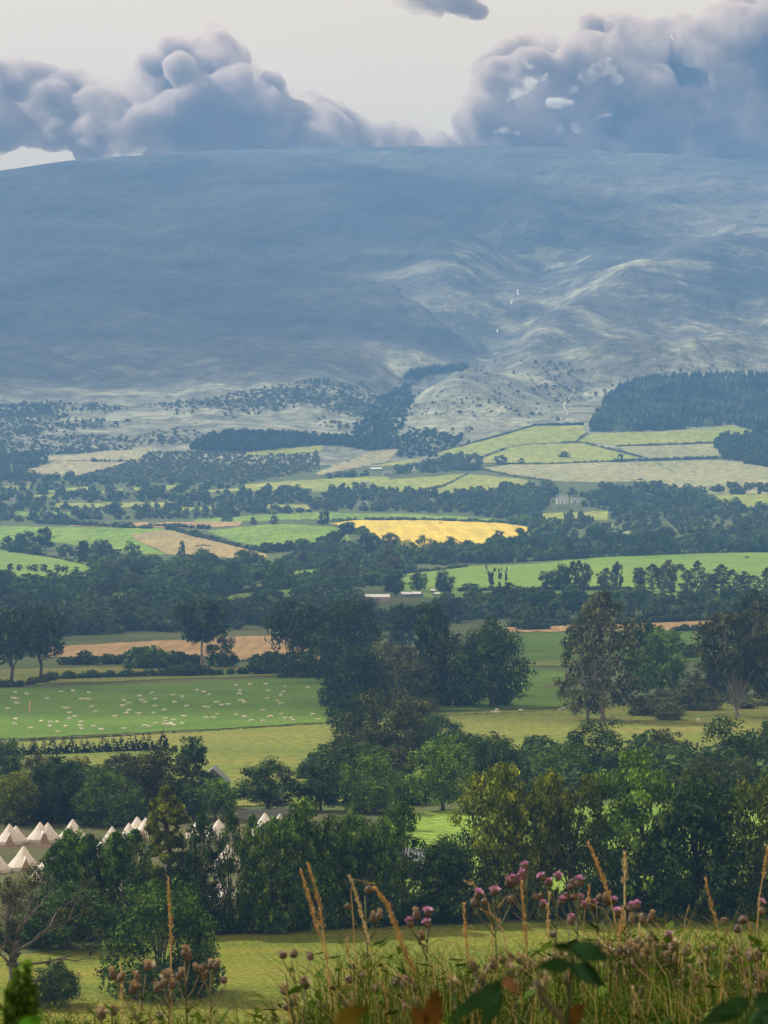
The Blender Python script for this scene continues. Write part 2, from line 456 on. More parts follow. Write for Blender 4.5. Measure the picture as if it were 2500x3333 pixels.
# ---------------------------------------------------------------- clouds
def blob_mesh(name, spheres, voxel, mat, disp=0.0, dscale=100.0, seed=0):
    """One closed lumpy skin round many overlapping spheres."""
    bm = bmesh.new()
    for (x, y, z, rx, ry, rz) in spheres:
        bmesh.ops.create_icosphere(bm, subdivisions=2, radius=1.0, matrix=Matrix.Translation((x, y, z)) @ Matrix.Diagonal((rx, ry, rz, 1)))
    me = bpy.data.meshes.new(name+'_raw'); bm.to_mesh(me); bm.free()
    ob = bpy.data.objects.new(name+'_raw', me); COL.objects.link(ob)
    md = ob.modifiers.new('r', 'REMESH'); md.mode = 'VOXEL'; md.voxel_size = voxel
    dg = bpy.context.evaluated_depsgraph_get(); ev = ob.evaluated_get(dg)
    out = bpy.data.meshes.new_from_object(ev, depsgraph=dg)
    bpy.data.objects.remove(ob); bpy.data.meshes.remove(me)
    n = len(out.vertices); co = np.empty(n*3, np.float32); out.vertices.foreach_get('co', co); co = co.reshape(-1, 3)
    nr = np.empty(n*3, np.float32); out.vertices.foreach_get('normal', nr); nr = nr.reshape(-1, 3)
    if disp:
        a = fbm(co[:, 0]/dscale+co[:, 1]/dscale*0.37, co[:, 2]/dscale-co[:, 1]/dscale*0.81, seed, 5, 0.6)
        b = fbm(co[:, 1]/dscale-co[:, 0]/dscale*0.5, co[:, 0]/dscale+co[:, 2]/dscale*0.6, seed+9, 5, 0.6)
        c_ = fbm(co[:, 0]/dscale*3.1+co[:, 1]/dscale*1.3, co[:, 2]/dscale*3.3-co[:, 1]/dscale*1.7, seed+21, 4, 0.6)
        co = co + nr*((a+b)*disp + c_*disp*0.45)[:, None]
        out.vertices.foreach_set('co', co.ravel().astype(np.float32))
    out.name = name; out.materials.clear(); out.materials.append(mat)
    out.polygons.foreach_set('use_smooth', np.full(len(out.polygons), True)); out.update()
    return out

def mat_cloud(name, dens, col, aniso=0.3):
    m = bpy.data.materials.new(name); m.use_nodes = True; nt = m.node_tree; nt.nodes.clear()
    out = nt.nodes.new('ShaderNodeOutputMaterial'); pv = nt.nodes.new('ShaderNodeVolumePrincipled')
    pv.inputs['Color'].default_value = tuple(col)+(1,); pv.inputs['Anisotropy'].default_value = aniso
    pv.inputs['Density'].default_value = dens
    nt.links.new(pv.outputs[0], out.inputs['Volume'])
    return m
def mat_billow(name, dens, col, aniso=0.3, scale=0.0058, lo=0.475, hi=0.565, floor=0.08):
    """Cloud that is thick in the billows and thin between them."""
    m = mat_cloud(name, dens, col, aniso); nt = m.node_tree; pv = [n for n in nt.nodes if n.type == 'PRINCIPLED_VOLUME'][0]
    g = nt.nodes.new('ShaderNodeNewGeometry'); n = noise_node(nt, g.outputs['Position'], scale, 9, 0.64)
    r = nt.nodes.new('ShaderNodeMapRange'); r.inputs[1].default_value = lo; r.inputs[2].default_value = hi; r.inputs[3].default_value = dens*floor; r.inputs[4].default_value = dens
    nt.links.new(n.outputs['Fac'], r.inputs[0]); nt.links.new(r.outputs[0], pv.inputs['Density'])
    m.cycles.volume_step_rate = 0.03
    return m
M_SHADE = mat_cloud('overhead_cloud', 0.0064, (0.86, 0.85, 0.87))
M_CLOUD = mat_billow('cloud', 0.042, (0.845, 0.73, 0.655))
M_CLOUD_HI = mat_billow('bright_cloud', 0.05, (0.97, 0.96, 0.95), scale=0.016, lo=0.45, hi=0.58, floor=0.0)
M_CLOUD_SOFT = mat_billow('pale_cloud', 0.022, (0.95, 0.92, 0.90), scale=0.014, lo=0.46, hi=0.62, floor=0.0)

def cloud_point(px, py, Y): return ((px-CX)/F*Y, Y, EYE+(HORIZON-py)/F*Y)

def cloud_bank(name, outline, bottom, Y0, depth, rmin, rmax, step, label, seed, voxel, disp, mat):
    r = random.Random(seed); S = []
    xs = [p[0] for p in outline]; ys = [p[1] for p in outline]
    x = xs[0]
    while x <= xs[-1]:
        top = float(np.interp(x, xs, ys)); y = top; first = True
        while y < (bottom if not callable(bottom) else bottom(x)):
            rad = r.uniform(rmin, rmax)*(0.75 if first else 1.25)
            c = cloud_point(x+r.uniform(-12, 12), y+rad*0.95, Y0+r.uniform(-depth, depth)*(0.4 if first else 1))
            k = Y0/F
            rad *= 1.32; S.append((*c, rad*k*r.uniform(0.9, 1.35), rad*k*r.uniform(1.2, 2.0), rad*k*r.uniform(0.85, 1.1)))
            y += rad*1.1; first = False
        x += step*r.uniform(0.8, 1.2)
    me = blob_mesh(name, S, voxel, mat, disp, 90.0, seed)
    return tag(link(name, me), label, 'cloud', 'clouds over the ridge')

LEFT = [(-420,150),(-300,120),(-150,170),(0,190),(100,198),(200,225),(300,238),(370,252),(450,205),(540,125),(600,108),(655,135),(690,62),(715,70),(745,120),(765,185),(830,240),(900,240),(950,285),(1050,322),(1130,372),(1200,402),(1300,388),(1330,380),(1390,425),(1450,442),(1545,455)]
RIGHT = [(1545,300),(1560,215),(1620,160),(1740,105),(1800,135),(1900,110),(1940,35),(2000,50),(2080,62),(2250,60),(2330,15),(2420,-40),(2550,-90),(2700,-140),(2900,-120),(3100,-30)]
cloud_bank('cloud', LEFT, lambda x: 385 if x < 420 else 385+(x-420)*1.2 if x < 600 else 600, 8600, 260, 34, 60, 34, 'grey mauve cloud bank with a ragged pinnacle over the ridge, left of the bright gap', 11, 16, 17, M_CLOUD)
cloud_bank('cloud', RIGHT, 620, 8700, 300, 36, 66, 36, 'tall dark blue-grey cloud with white billows over the ridge, right of the bright gap', 12, 16, 18, M_CLOUD)

def puff(pts, Y, label, seed, mat, voxel=10, disp=8):
    r = random.Random(seed); S = []
    for (px, py, rad) in pts:
        for k in range(3):
            c = cloud_point(px+r.uniform(-.5, .5)*rad, py+r.uniform(-.4, .4)*rad, Y+r.uniform(-40, 40)); q = Y/F*rad*1.3
            S.append((*c, q*r.uniform(.7, 1.1), q*r.uniform(.7, 1.2), q*r.uniform(.6, .9)))
    return tag(link('cloud', blob_mesh('cloud', S, voxel, mat, disp, 60.0, seed)), label, 'cloud', 'clouds over the ridge')
puff([(1320,-20,40),(1370,5,34),(1410,25,24),(1450,12,30),(1500,25,28),(1545,45,30),(1560,25,20),(1430,-30,50),(1530,-30,40)], 8000, 'small torn grey cloud at the top edge in the bright gap', 21, M_CLOUD)
puff([(1790,332,15),(1815,330,20),(1845,333,22),(1868,338,14)], 8150, 'smallest brightest white puff in front of the dark right cloud', 22, M_CLOUD_HI)
puff([(1640,325,18),(1670,312,20),(1700,290,24),(1735,275,24),(1765,262,18),(1780,240,14),(1725,215,14),(1700,200,10)], 8200, 'curved white billow near the left edge of the dark right cloud', 23, M_CLOUD_SOFT)
puff([(1870,275,22),(1900,250,26),(1940,225,24),(1975,205,20),(1990,225,22),(2000,260,22)], 8220, 'pale billowing cloud tower in the middle of the dark right cloud', 24, M_CLOUD_SOFT)
puff([(1880,410,18),(1905,395,20),(1940,385,18),(1975,375,14),(1890,430,10),(1820,418,14)], 8180, 'low white ragged puff just above the ridge under the dark cloud', 25, M_CLOUD_SOFT)
puff([(1610,430,12),(1640,428,14),(1680,432,13)], 8160, 'thin white puff touching the ridge beside the bright gap', 26, M_CLOUD_SOFT)

# clouds higher up and nearer, above the frame: their shadows lie on the mountain and on the middle of the valley
def overhead_cloud(footprint, alt, thick, label, seed, spacing, group='clouds drifting overhead', dens=None):
    """footprint: ground points (x, y, z) whose hull the shadow covers."""
    r = random.Random(seed)
    P = np.array([[*(Vector(p) + SUN_DIR*((alt-p[2])/SUN_DIR.z))] for p in footprint])
    S = []
    for x, y, z in P:
        q = spacing*r.uniform(0.75, 1.15)
        S.append((x+r.uniform(-.2, .2)*q, y+r.uniform(-.2, .2)*q, z+r.uniform(-.25, .25)*thick, q, q, thick*r.uniform(.6, 1.0)))
    me = blob_mesh('cloud', S, spacing*0.16, dens or M_SHADE, spacing*0.28, spacing*1.3, seed)
    return tag(link('cloud', me), label, 'cloud', group)

def inside(poly, x, y):
    c = False; n = len(poly); j = n-1
    for i in range(n):
        if (poly[i][1] > y) != (poly[j][1] > y) and x < (poly[j][0]-poly[i][0])*(y-poly[i][1])/(poly[j][1]-poly[i][1])+poly[i][0]: c = not c
        j = i
    return c

def shade_points(poly_px, stepx, stepy, yj=0):
    xs = [p[0] for p in poly_px]; ys = [p[1] for p in poly_px]; out = []
    y = min(ys)
    while y <= max(ys):
        x = min(xs)
        while x <= max(xs):
            if inside(poly_px, x, y): out.append(tuple(ground_at(x, y)))
            x += stepx
        y += stepy
    return out
# mountain: everything left of the lit spurs, and the crest
overhead_cloud(shade_points([(-900,700),(-600,575),(2600,560),(2600,590),(1950,600),(1650,600),(1400,660),(1180,800),(1050,960),(850,1080),(650,1170),(430,1225),(200,1232),(0,1240),(-900,1240)], 120, 45), 1750, 170, 'broad grey cloud above the mountain that shades its face', 31, 140)
# middle of the valley
_vp = [(x, y, 0.0) for x in range(-520, 521, 150) for y in range(800, 1720, 150) if (x*7+y*3) % 11 != 0]
overhead_cloud(_vp, 1350, 95, 'flat grey cloud above the valley that shades the woods and the sheep', 32, 125)
# ---------------------------------------------------------------- fields
def crop(x0, y0, k):                       # measured on an enlarged crop of the photograph: corner and scale
    return lambda pts: [(x0+k*x, y0+k*y) for x, y in pts]
OV = crop(0, 0, 1.507); CA = crop(0, 1200, 0.7535); CB = crop(1250, 1200, 0.7535); PX = crop(0, 0, 1.0)

def drape(name, poly_px, mat, label=None, lift=0.10, step=22.0, wob=4.0, kind='structure', seed=1):
    """A sheet of ground laid over the terrain, its outline given in photo pixels and carried onto the ground."""
    r = random.Random(seed*31+len(poly_px))
    out = []
    n = len(poly_px)
    for i in range(n):
        (x0, y0), (x1, y1) = poly_px[i], poly_px[(i+1) % n]
        k = max(1, int(math.hypot(x1-x0, (y1-y0)*2)/step))
        for t in range(k):
            a = t/k; w = wob if t else 0
            out.append((x0+(x1-x0)*a+r.uniform(-w, w), y0+(y1-y0)*a+r.uniform(-w, w)*0.4))
    xs = [p[0] for p in out]; ys = [p[1] for p in out]
    inner = []
    sy = max(2.5, step*0.35) if max(ys)-min(ys) < 260 else step*0.6
    y = min(ys)+sy
    while y < max(ys):
        x = min(xs)+step*0.5
        while x < max(xs):
            if inside(out, x, y): inner.append((x+r.uniform(-2, 2), y))
            x += step
        y += sy
    pts = [Vector((x, y*3.0)) for x, y in out+inner]
    vs_, es_, fs_, *_ = delaunay_2d_cdt(pts, [], [list(range(len(out)))], 1, 1e-4)
    co = []
    for v in vs_:
        g = ground_at(v.x, v.y/3.0)
        co.append((g.x, g.y, g.z+lift+g.y*0.00009))
    me = bpy.data.meshes.new(name); me.from_pydata(co, [], [tuple(f) for f in fs_]); me.materials.append(mat)
    me.update()
    nz = np.array([p.normal.z for p in me.polygons])
    if len(nz) and nz.mean() < 0: me.flip_normals()
    me.polygons.foreach_set('use_smooth', np.full(len(me.polygons), True))
    o = link(name, me)
    return tag(o, label, kind=kind)

G_LUSH = mat_ground('lush_pasture', [(0.060,0.130,0.010), (0.085,0.160,0.014), (0.115,0.18,0.020)], big=0.03, fine=0.9, bump=0.9)
G_BRIGHT = mat_ground('bright_meadow', [(0.11,0.20,0.022), (0.145,0.24,0.030), (0.19,0.27,0.040)], big=0.02, fine=0.5)
G_FRESH = mat_ground('fresh_meadow', [(0.12,0.22,0.018), (0.16,0.265,0.024), (0.21,0.30,0.034)], big=0.015, fine=0.35, streak=0.2, streak_dir=0.5, tram=0.011)
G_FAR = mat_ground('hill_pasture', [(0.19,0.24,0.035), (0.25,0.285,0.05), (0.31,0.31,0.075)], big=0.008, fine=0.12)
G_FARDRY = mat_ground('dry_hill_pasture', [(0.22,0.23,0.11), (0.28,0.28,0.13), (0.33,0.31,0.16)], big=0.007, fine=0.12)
G_OLIVE = mat_ground('cut_meadow', [(0.095,0.135,0.016), (0.140,0.165,0.024), (0.190,0.170,0.038)], big=0.02, fine=0.5, stretch=(0.25, 1.6, 1))
G_NEAR = mat_ground('dry_pasture', [(0.110,0.165,0.014), (0.175,0.210,0.022), (0.250,0.230,0.036)], big=0.07, fine=1.6, stretch=(0.35, 1.5, 1), bump=1.0, bump_scale=3.0)
G_TAN = mat_ground('stubble_field', [(0.26,0.22,0.085), (0.33,0.26,0.10), (0.38,0.28,0.115)], big=0.01, fine=0.4, streak=0.25, streak_dir=0.7, tram=0.014)
G_GOLD = mat_ground('ripe_barley', [(0.54,0.405,0.045), (0.62,0.465,0.058), (0.68,0.50,0.078)], big=0.008, fine=0.3, tram=0.013, streak=0.10, streak_dir=1.3, stretch=(0.3, 1.2, 1))
G_TILLED = mat_ground('ripe_wheat', [(0.31,0.205,0.095), (0.37,0.25,0.115), (0.42,0.285,0.14)], big=0.02, fine=0.8, streak=0.25, streak_dir=1.45)
G_BROWN = mat_ground('bare_earth', [(0.070,0.045,0.028), (0.105,0.065,0.038), (0.15,0.10,0.05)], big=0.08, fine=1.5)
G_MARSH = mat_ground('rushy_pasture', [(0.055,0.082,0.026), (0.085,0.115,0.038), (0.13,0.135,0.05)], big=0.03, fine=0.6)
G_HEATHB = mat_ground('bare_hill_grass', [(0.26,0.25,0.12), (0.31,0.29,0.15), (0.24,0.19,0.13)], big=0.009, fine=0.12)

G_CAMP = mat_ground('camp_grass', [(0.050,0.060,0.020), (0.075,0.080,0.028), (0.10,0.085,0.040)], big=0.06, fine=1.0)
FIELDS = [
 # near to far
 ('pasture', OV([(-140,2085),(150,2052),(460,2023),(760,2006),(1100,1996),(1400,1982),(1659,1962),(1850,1952),(1850,2280),(-140,2280)]), G_NEAR, 'dry yellow-green pasture below the bank'),
 ('camp_field', OV([(-140,1790),(0,1776),(150,1770),(450,1758),(700,1752),(860,1756),(850,1990),(460,2010),(-140,2040)]), G_CAMP, 'trampled olive camp field under the tents'),
 ('hay_strip', OV([(-60,1812),(60,1806),(135,1808),(140,1838),(60,1850),(-60,1856)]), G_BROWN, 'brown strip of bare grass between the two rows of tents'),
 ('meadow', OV([(872,1757),(1000,1748),(1300,1742),(1850,1730),(1850,1940),(1400,1968),(1100,1985),(862,1990)]), G_BRIGHT, 'bright green meadow glimpsed behind the big trees'),
 ('cut_meadow', OV([(-140,1612),(150,1600),(430,1580),(735,1562),(1000,1540),(1270,1530),(1420,1522),(1659,1505),(1850,1495),(1850,1690),(1300,1725),(640,1740),(300,1745),(-140,1758)]), G_OLIVE, 'olive and brown cut meadow beside the sheep pasture'),
 ('sheep_pasture', OV([(-140,1494),(0,1489),(400,1474),(690,1463),(1000,1446),(1140,1440),(1256,1462),(1268,1527),(960,1537),(735,1559),(430,1577),(0,1598),(-140,1608)]), G_LUSH, 'lush green pasture dotted with sheep'),
 ('hay_strip', OV([(-140,1452),(0,1447),(240,1441),(590,1440),(720,1444),(700,1457),(400,1467),(0,1482),(-140,1488)]), G_OLIVE, 'narrow yellowish hay strip behind the sheep pasture hedge'),
 ('rushy_pasture', OV([(1250,1446),(1330,1436),(1500,1430),(1850,1424),(1850,1490),(1500,1508),(1280,1520)]), G_MARSH, 'rushy grey-green pasture on the right'),
 ('bare_patch', OV([(1174,1482),(1200,1474),(1250,1466),(1262,1480),(1258,1494),(1210,1490)]), G_BROWN, 'small reddish bare patch in the green pasture'),
 ('field_margin', OV([(1118,1430),(1280,1424),(1290,1438),(1130,1441)]), G_OLIVE, 'yellowish rough margin along the pasture'),
 ('green_field', OV([(1090,1370),(1250,1366),(1580,1362),(1850,1358),(1850,1420),(1500,1428),(1118,1428)]), G_LUSH, 'green field behind the tall grey tree'),
 ('wheat_field', OV([(100,1398),(360,1383),(605,1372),(690,1369),(692,1426),(510,1428),(380,1416),(100,1420)]), G_TILLED, 'pinkish tan ripe field behind the hedge on the left'),
 ('wheat_field', OV([(1090,1348),(1210,1343),(1440,1335),(1700,1330),(1700,1357),(1440,1362),(1100,1366)]), G_TILLED, 'pinkish tan ripe field behind the tall trees on the right'),
 ('green_field', OV([(850,1282),(880,1240),(985,1225),(1160,1218),(1310,1203),(1500,1196),(1780,1190),(1780,1290),(1300,1298),(1000,1302)]), G_BRIGHT, 'long green field with two bare trees, right of centre'),
 ('green_field', OV([(560,1237),(705,1222),(720,1240),(640,1252),(560,1262)]), G_BRIGHT, 'small green field between hedges in the valley wood'),
 ('green_field', OV([(455,1293),(540,1282),(645,1271),(660,1290),(520,1304)]), G_BRIGHT, 'narrow green field above the farm sheds'),
 ('green_field', OV([(-120,1186),(0,1190),(110,1205),(188,1216),(205,1245),(100,1255),(-120,1248)]), G_BRIGHT, 'green field with a row of small round trees at the left edge'),
 ('green_field', OV([(210,1283),(290,1280),(280,1300),(220,1302)]), G_BRIGHT, 'small green clearing in the left wood'),
 ('green_field', OV([(-120,1134),(0,1137),(200,1140),(372,1142),(280,1156),(300,1170),(360,1198),(300,1196),(200,1183),(120,1172),(-120,1180)]), G_FRESH, 'vivid green sloping field on the left'),
 ('stubble_field', OV([(281,1156),(373,1142.5),(440,1158),(500,1176),(560,1192),(580,1204),(500,1206),(362,1198),(301,1170)]), G_TAN, 'tan stubble field beside the vivid green slope'),
 ('green_field', OV([(446,1147),(530,1138),(615,1132),(730,1140),(760,1166),(700,1178),(560,1182),(500,1168)]), G_FRESH, 'green hump-backed field left of the golden field'),
 ('wheat_field', OV([(150,1131),(320,1129),(525,1126.5),(516,1136.5),(400,1141),(325,1138.5),(150,1136)]), G_TILLED, 'thin strip of pinkish ripe corn behind the green slope'),
 ('barley_field', PX([(1072,1704),(1180,1693),(1400,1695),(1550,1700),(1650,1705),(1722,1717),(1740,1735),(1690,1762),(1600,1790),(1500,1800),(1390,1798),(1310,1800),(1250,1765),(1190,1738),(1130,1716)]), G_GOLD, 'bright golden barley field in the middle of the valley'),
 ('green_field', PX([(1076,1672),(1300,1673),(1500,1681),(1655,1696),(1550,1697.5),(1400,1693),(1180,1691),(1080,1699)]), G_FRESH, 'bright green strip along the top of the golden field'),
 ('green_field', CA([(840,652),(1050,638),(1370,622),(1560,628),(1480,648),(1050,662),(840,664)]), G_FRESH, 'bright green strip left of the golden field'),
 ('green_field', CA([(60,618),(310,623),(300,640),(60,636)]), G_FRESH, 'small sunlit green field above the vivid slope'),
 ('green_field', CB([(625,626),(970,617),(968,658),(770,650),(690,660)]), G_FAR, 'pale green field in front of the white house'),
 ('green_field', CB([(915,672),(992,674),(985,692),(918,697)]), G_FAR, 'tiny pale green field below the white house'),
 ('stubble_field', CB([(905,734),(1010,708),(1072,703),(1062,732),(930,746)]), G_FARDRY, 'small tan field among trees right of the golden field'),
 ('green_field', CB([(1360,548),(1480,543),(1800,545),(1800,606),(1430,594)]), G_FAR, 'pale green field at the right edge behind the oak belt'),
 # foothill pastures
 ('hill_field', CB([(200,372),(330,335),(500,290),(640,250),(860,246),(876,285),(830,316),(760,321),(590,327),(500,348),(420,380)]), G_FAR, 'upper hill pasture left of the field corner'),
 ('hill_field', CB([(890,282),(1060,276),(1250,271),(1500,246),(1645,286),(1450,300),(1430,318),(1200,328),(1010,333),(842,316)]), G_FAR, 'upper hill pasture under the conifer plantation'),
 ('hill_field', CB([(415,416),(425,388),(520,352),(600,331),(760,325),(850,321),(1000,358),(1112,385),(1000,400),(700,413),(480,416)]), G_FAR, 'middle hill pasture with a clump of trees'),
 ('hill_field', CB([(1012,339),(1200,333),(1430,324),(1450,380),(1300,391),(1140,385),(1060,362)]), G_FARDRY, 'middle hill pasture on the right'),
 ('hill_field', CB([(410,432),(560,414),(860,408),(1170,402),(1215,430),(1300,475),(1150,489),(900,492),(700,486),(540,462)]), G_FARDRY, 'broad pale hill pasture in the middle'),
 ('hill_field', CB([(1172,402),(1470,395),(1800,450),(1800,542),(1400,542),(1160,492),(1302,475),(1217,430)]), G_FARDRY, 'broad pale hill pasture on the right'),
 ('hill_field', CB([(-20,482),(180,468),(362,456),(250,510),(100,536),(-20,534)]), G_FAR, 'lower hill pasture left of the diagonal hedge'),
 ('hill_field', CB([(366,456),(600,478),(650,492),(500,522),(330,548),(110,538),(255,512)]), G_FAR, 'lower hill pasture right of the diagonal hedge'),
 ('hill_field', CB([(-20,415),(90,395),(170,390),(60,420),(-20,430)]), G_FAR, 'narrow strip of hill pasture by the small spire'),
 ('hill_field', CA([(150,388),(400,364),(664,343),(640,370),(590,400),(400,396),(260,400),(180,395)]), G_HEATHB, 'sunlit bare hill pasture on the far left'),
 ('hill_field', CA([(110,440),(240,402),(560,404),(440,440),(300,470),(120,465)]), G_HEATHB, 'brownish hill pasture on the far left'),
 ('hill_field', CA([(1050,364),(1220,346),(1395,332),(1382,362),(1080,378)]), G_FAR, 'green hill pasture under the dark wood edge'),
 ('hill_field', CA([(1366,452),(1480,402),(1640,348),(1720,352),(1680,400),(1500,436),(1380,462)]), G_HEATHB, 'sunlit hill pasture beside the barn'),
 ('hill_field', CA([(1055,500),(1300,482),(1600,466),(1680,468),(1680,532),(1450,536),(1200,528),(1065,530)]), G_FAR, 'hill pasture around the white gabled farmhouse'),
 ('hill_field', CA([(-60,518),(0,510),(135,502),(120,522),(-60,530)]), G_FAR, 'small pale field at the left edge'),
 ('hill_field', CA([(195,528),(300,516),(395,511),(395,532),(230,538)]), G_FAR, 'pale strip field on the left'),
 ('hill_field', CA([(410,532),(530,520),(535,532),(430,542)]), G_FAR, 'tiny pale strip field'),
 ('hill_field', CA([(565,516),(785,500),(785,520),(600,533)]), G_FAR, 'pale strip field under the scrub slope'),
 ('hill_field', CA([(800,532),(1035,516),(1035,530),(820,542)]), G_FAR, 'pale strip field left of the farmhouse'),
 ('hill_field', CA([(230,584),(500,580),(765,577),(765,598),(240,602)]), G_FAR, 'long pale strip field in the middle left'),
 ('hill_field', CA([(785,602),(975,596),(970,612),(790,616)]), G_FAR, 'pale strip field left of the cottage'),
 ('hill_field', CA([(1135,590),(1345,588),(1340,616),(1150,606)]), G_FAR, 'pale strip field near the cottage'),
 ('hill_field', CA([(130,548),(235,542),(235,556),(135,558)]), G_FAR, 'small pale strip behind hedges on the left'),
]
for i, (nm, poly, mat, lab) in enumerate(FIELDS):
    drape(nm, poly, mat, lab, seed=i+1, step=26 if min(p[1] for p in poly) > 2100 else 18)

# track winding up the hillside, and the stream's white falls in the ravine
M_TRACK = mat_plain('pale_track', (0.42, 0.40, 0.32), 0.9, 0.2, 0.05)
M_WATER = mat_plain('white_water', (0.85, 0.88, 0.90), 0.4, 0.08, 0.3)
def ribbon(name, pts_px, half_px, mat, label, kind='structure', lift=0.6):
    L = [(x-half_px, y) for x, y in pts_px]; R = [(x+half_px, y) for x, y in reversed(pts_px)]
    co = []
    for x, y in L+R:
        g = ground_at(x, y); co.append((g.x, g.y, g.z+lift))
    n = len(pts_px); f = [(i, 2*n-1-i, 2*n-2-i, i+1) for i in range(n-1)]
    me = bpy.data.meshes.new(name); me.from_pydata(co, [], f); me.materials.append(mat); me.update()
    if me.polygons[0].normal.z < 0: me.flip_normals()
    return tag(link(name, me), label, kind=kind)
ribbon('track', [(1843,1352),(1850,1344),(1838,1334),(1836,1322),(1842,1310),(1852,1300),(1857,1290),(1864,1282),(1870,1276),(1864,1270)], 2.2, M_TRACK, 'pale track zigzagging up the hillside', lift=1.0)
ribbon('waterfall', [(1686,944),(1684,952),(1687,962)], 1.6, M_WATER, 'thin white upper waterfall in the ravine', lift=1.5)
ribbon('waterfall', [(1668,978),(1664,986),(1665,993)], 3.0, M_WATER, 'white lower waterfall in the ravine', lift=1.5)
ribbon('waterfall', [(1620,1074),(1618,1080),(1619,1084)], 2.0, M_WATER, 'small white cascade at the mouth of the ravine', lift=1.5)
# ---------------------------------------------------------------- trees
L_DARK = mat_leaf('leaves_dark', (0.034,0.067,0.029), (0.065,0.110,0.040), 0.20)
L_MID = mat_leaf('leaves_mid', (0.054,0.115,0.030), (0.121,0.196,0.046), 0.32)
L_OLIVE = mat_leaf('leaves_olive', (0.080,0.115,0.020), (0.150,0.172,0.032), 0.42)
L_GREY = mat_leaf('leaves_grey', (0.063,0.078,0.048), (0.121,0.129,0.076), 0.22)
L_BROWN = mat_leaf('leaves_brown', (0.060,0.072,0.034), (0.114,0.118,0.050), 0.22)
L_LIGHT = mat_leaf('leaves_light', (0.060,0.100,0.028), (0.120,0.160,0.045), 0.40)
L_CONIFER = mat_leaf('needles', (0.014,0.032,0.020), (0.026,0.050,0.026), 0.12)
L_SCRUB = mat_leaf('scrub_leaves', (0.060,0.085,0.045), (0.110,0.130,0.065), 0.25)
L_FARTREE = mat_leaf('far_tree_leaves', (0.055,0.085,0.034), (0.095,0.130,0.050), 0.25)
LEAF = dict(dark=L_DARK, mid=L_MID, olive=L_OLIVE, grey=L_GREY, brown=L_BROWN, light=L_LIGHT, needle=L_CONIFER)
M_BARK = mat_plain('bark', (0.070,0.058,0.046), 0.95, 0.35, 4.0)
M_BARK_PALE = mat_plain('pale_bark', (0.24,0.21,0.19), 0.9, 0.3, 3.0)

def leaf_faces(R, centers, radii, n, size, shell=0.66, outward=0.80):
    """n leaf-sprays spread through and over a set of clumps."""
    centers = np.asarray(centers, float); radii = np.asarray(radii, float)
    if radii.ndim == 1: radii = np.repeat(radii[:, None], 3, 1)
    wts = radii.mean(1)**2; idx = R.choice(len(centers), n, p=wts/wts.sum())
    d = R.normal(size=(n, 3)); d /= np.linalg.norm(d, axis=1)[:, None]
    rr = shell + (1-shell)*R.random(n)**0.8
    rr = np.where(R.random(n) < 0.18, R.random(n)*shell, rr) * R.uniform(0.88, 1.14, n)
    p = centers[idx] + d*radii[idx]*rr[:, None]
    nm = d*outward + R.normal(size=(n, 3))*(1-outward)*0.8; nm /= np.linalg.norm(nm, axis=1)[:, None]
    up = R.normal(size=(n, 3)); a = np.cross(nm, up); a /= np.linalg.norm(a, axis=1)[:, None]; b = np.cross(nm, a)
    s = size*R.uniform(0.55, 1.35, n)[:, None]; q = s*R.uniform(0.45, 0.85, n)[:, None]
    v = np.stack([p-a*s, p-b*q+nm*s*0.12, p+a*s, p+b*q-nm*s*0.12], 1).reshape(-1, 3)
    return v, np.arange(n*4).reshape(-1, 4)

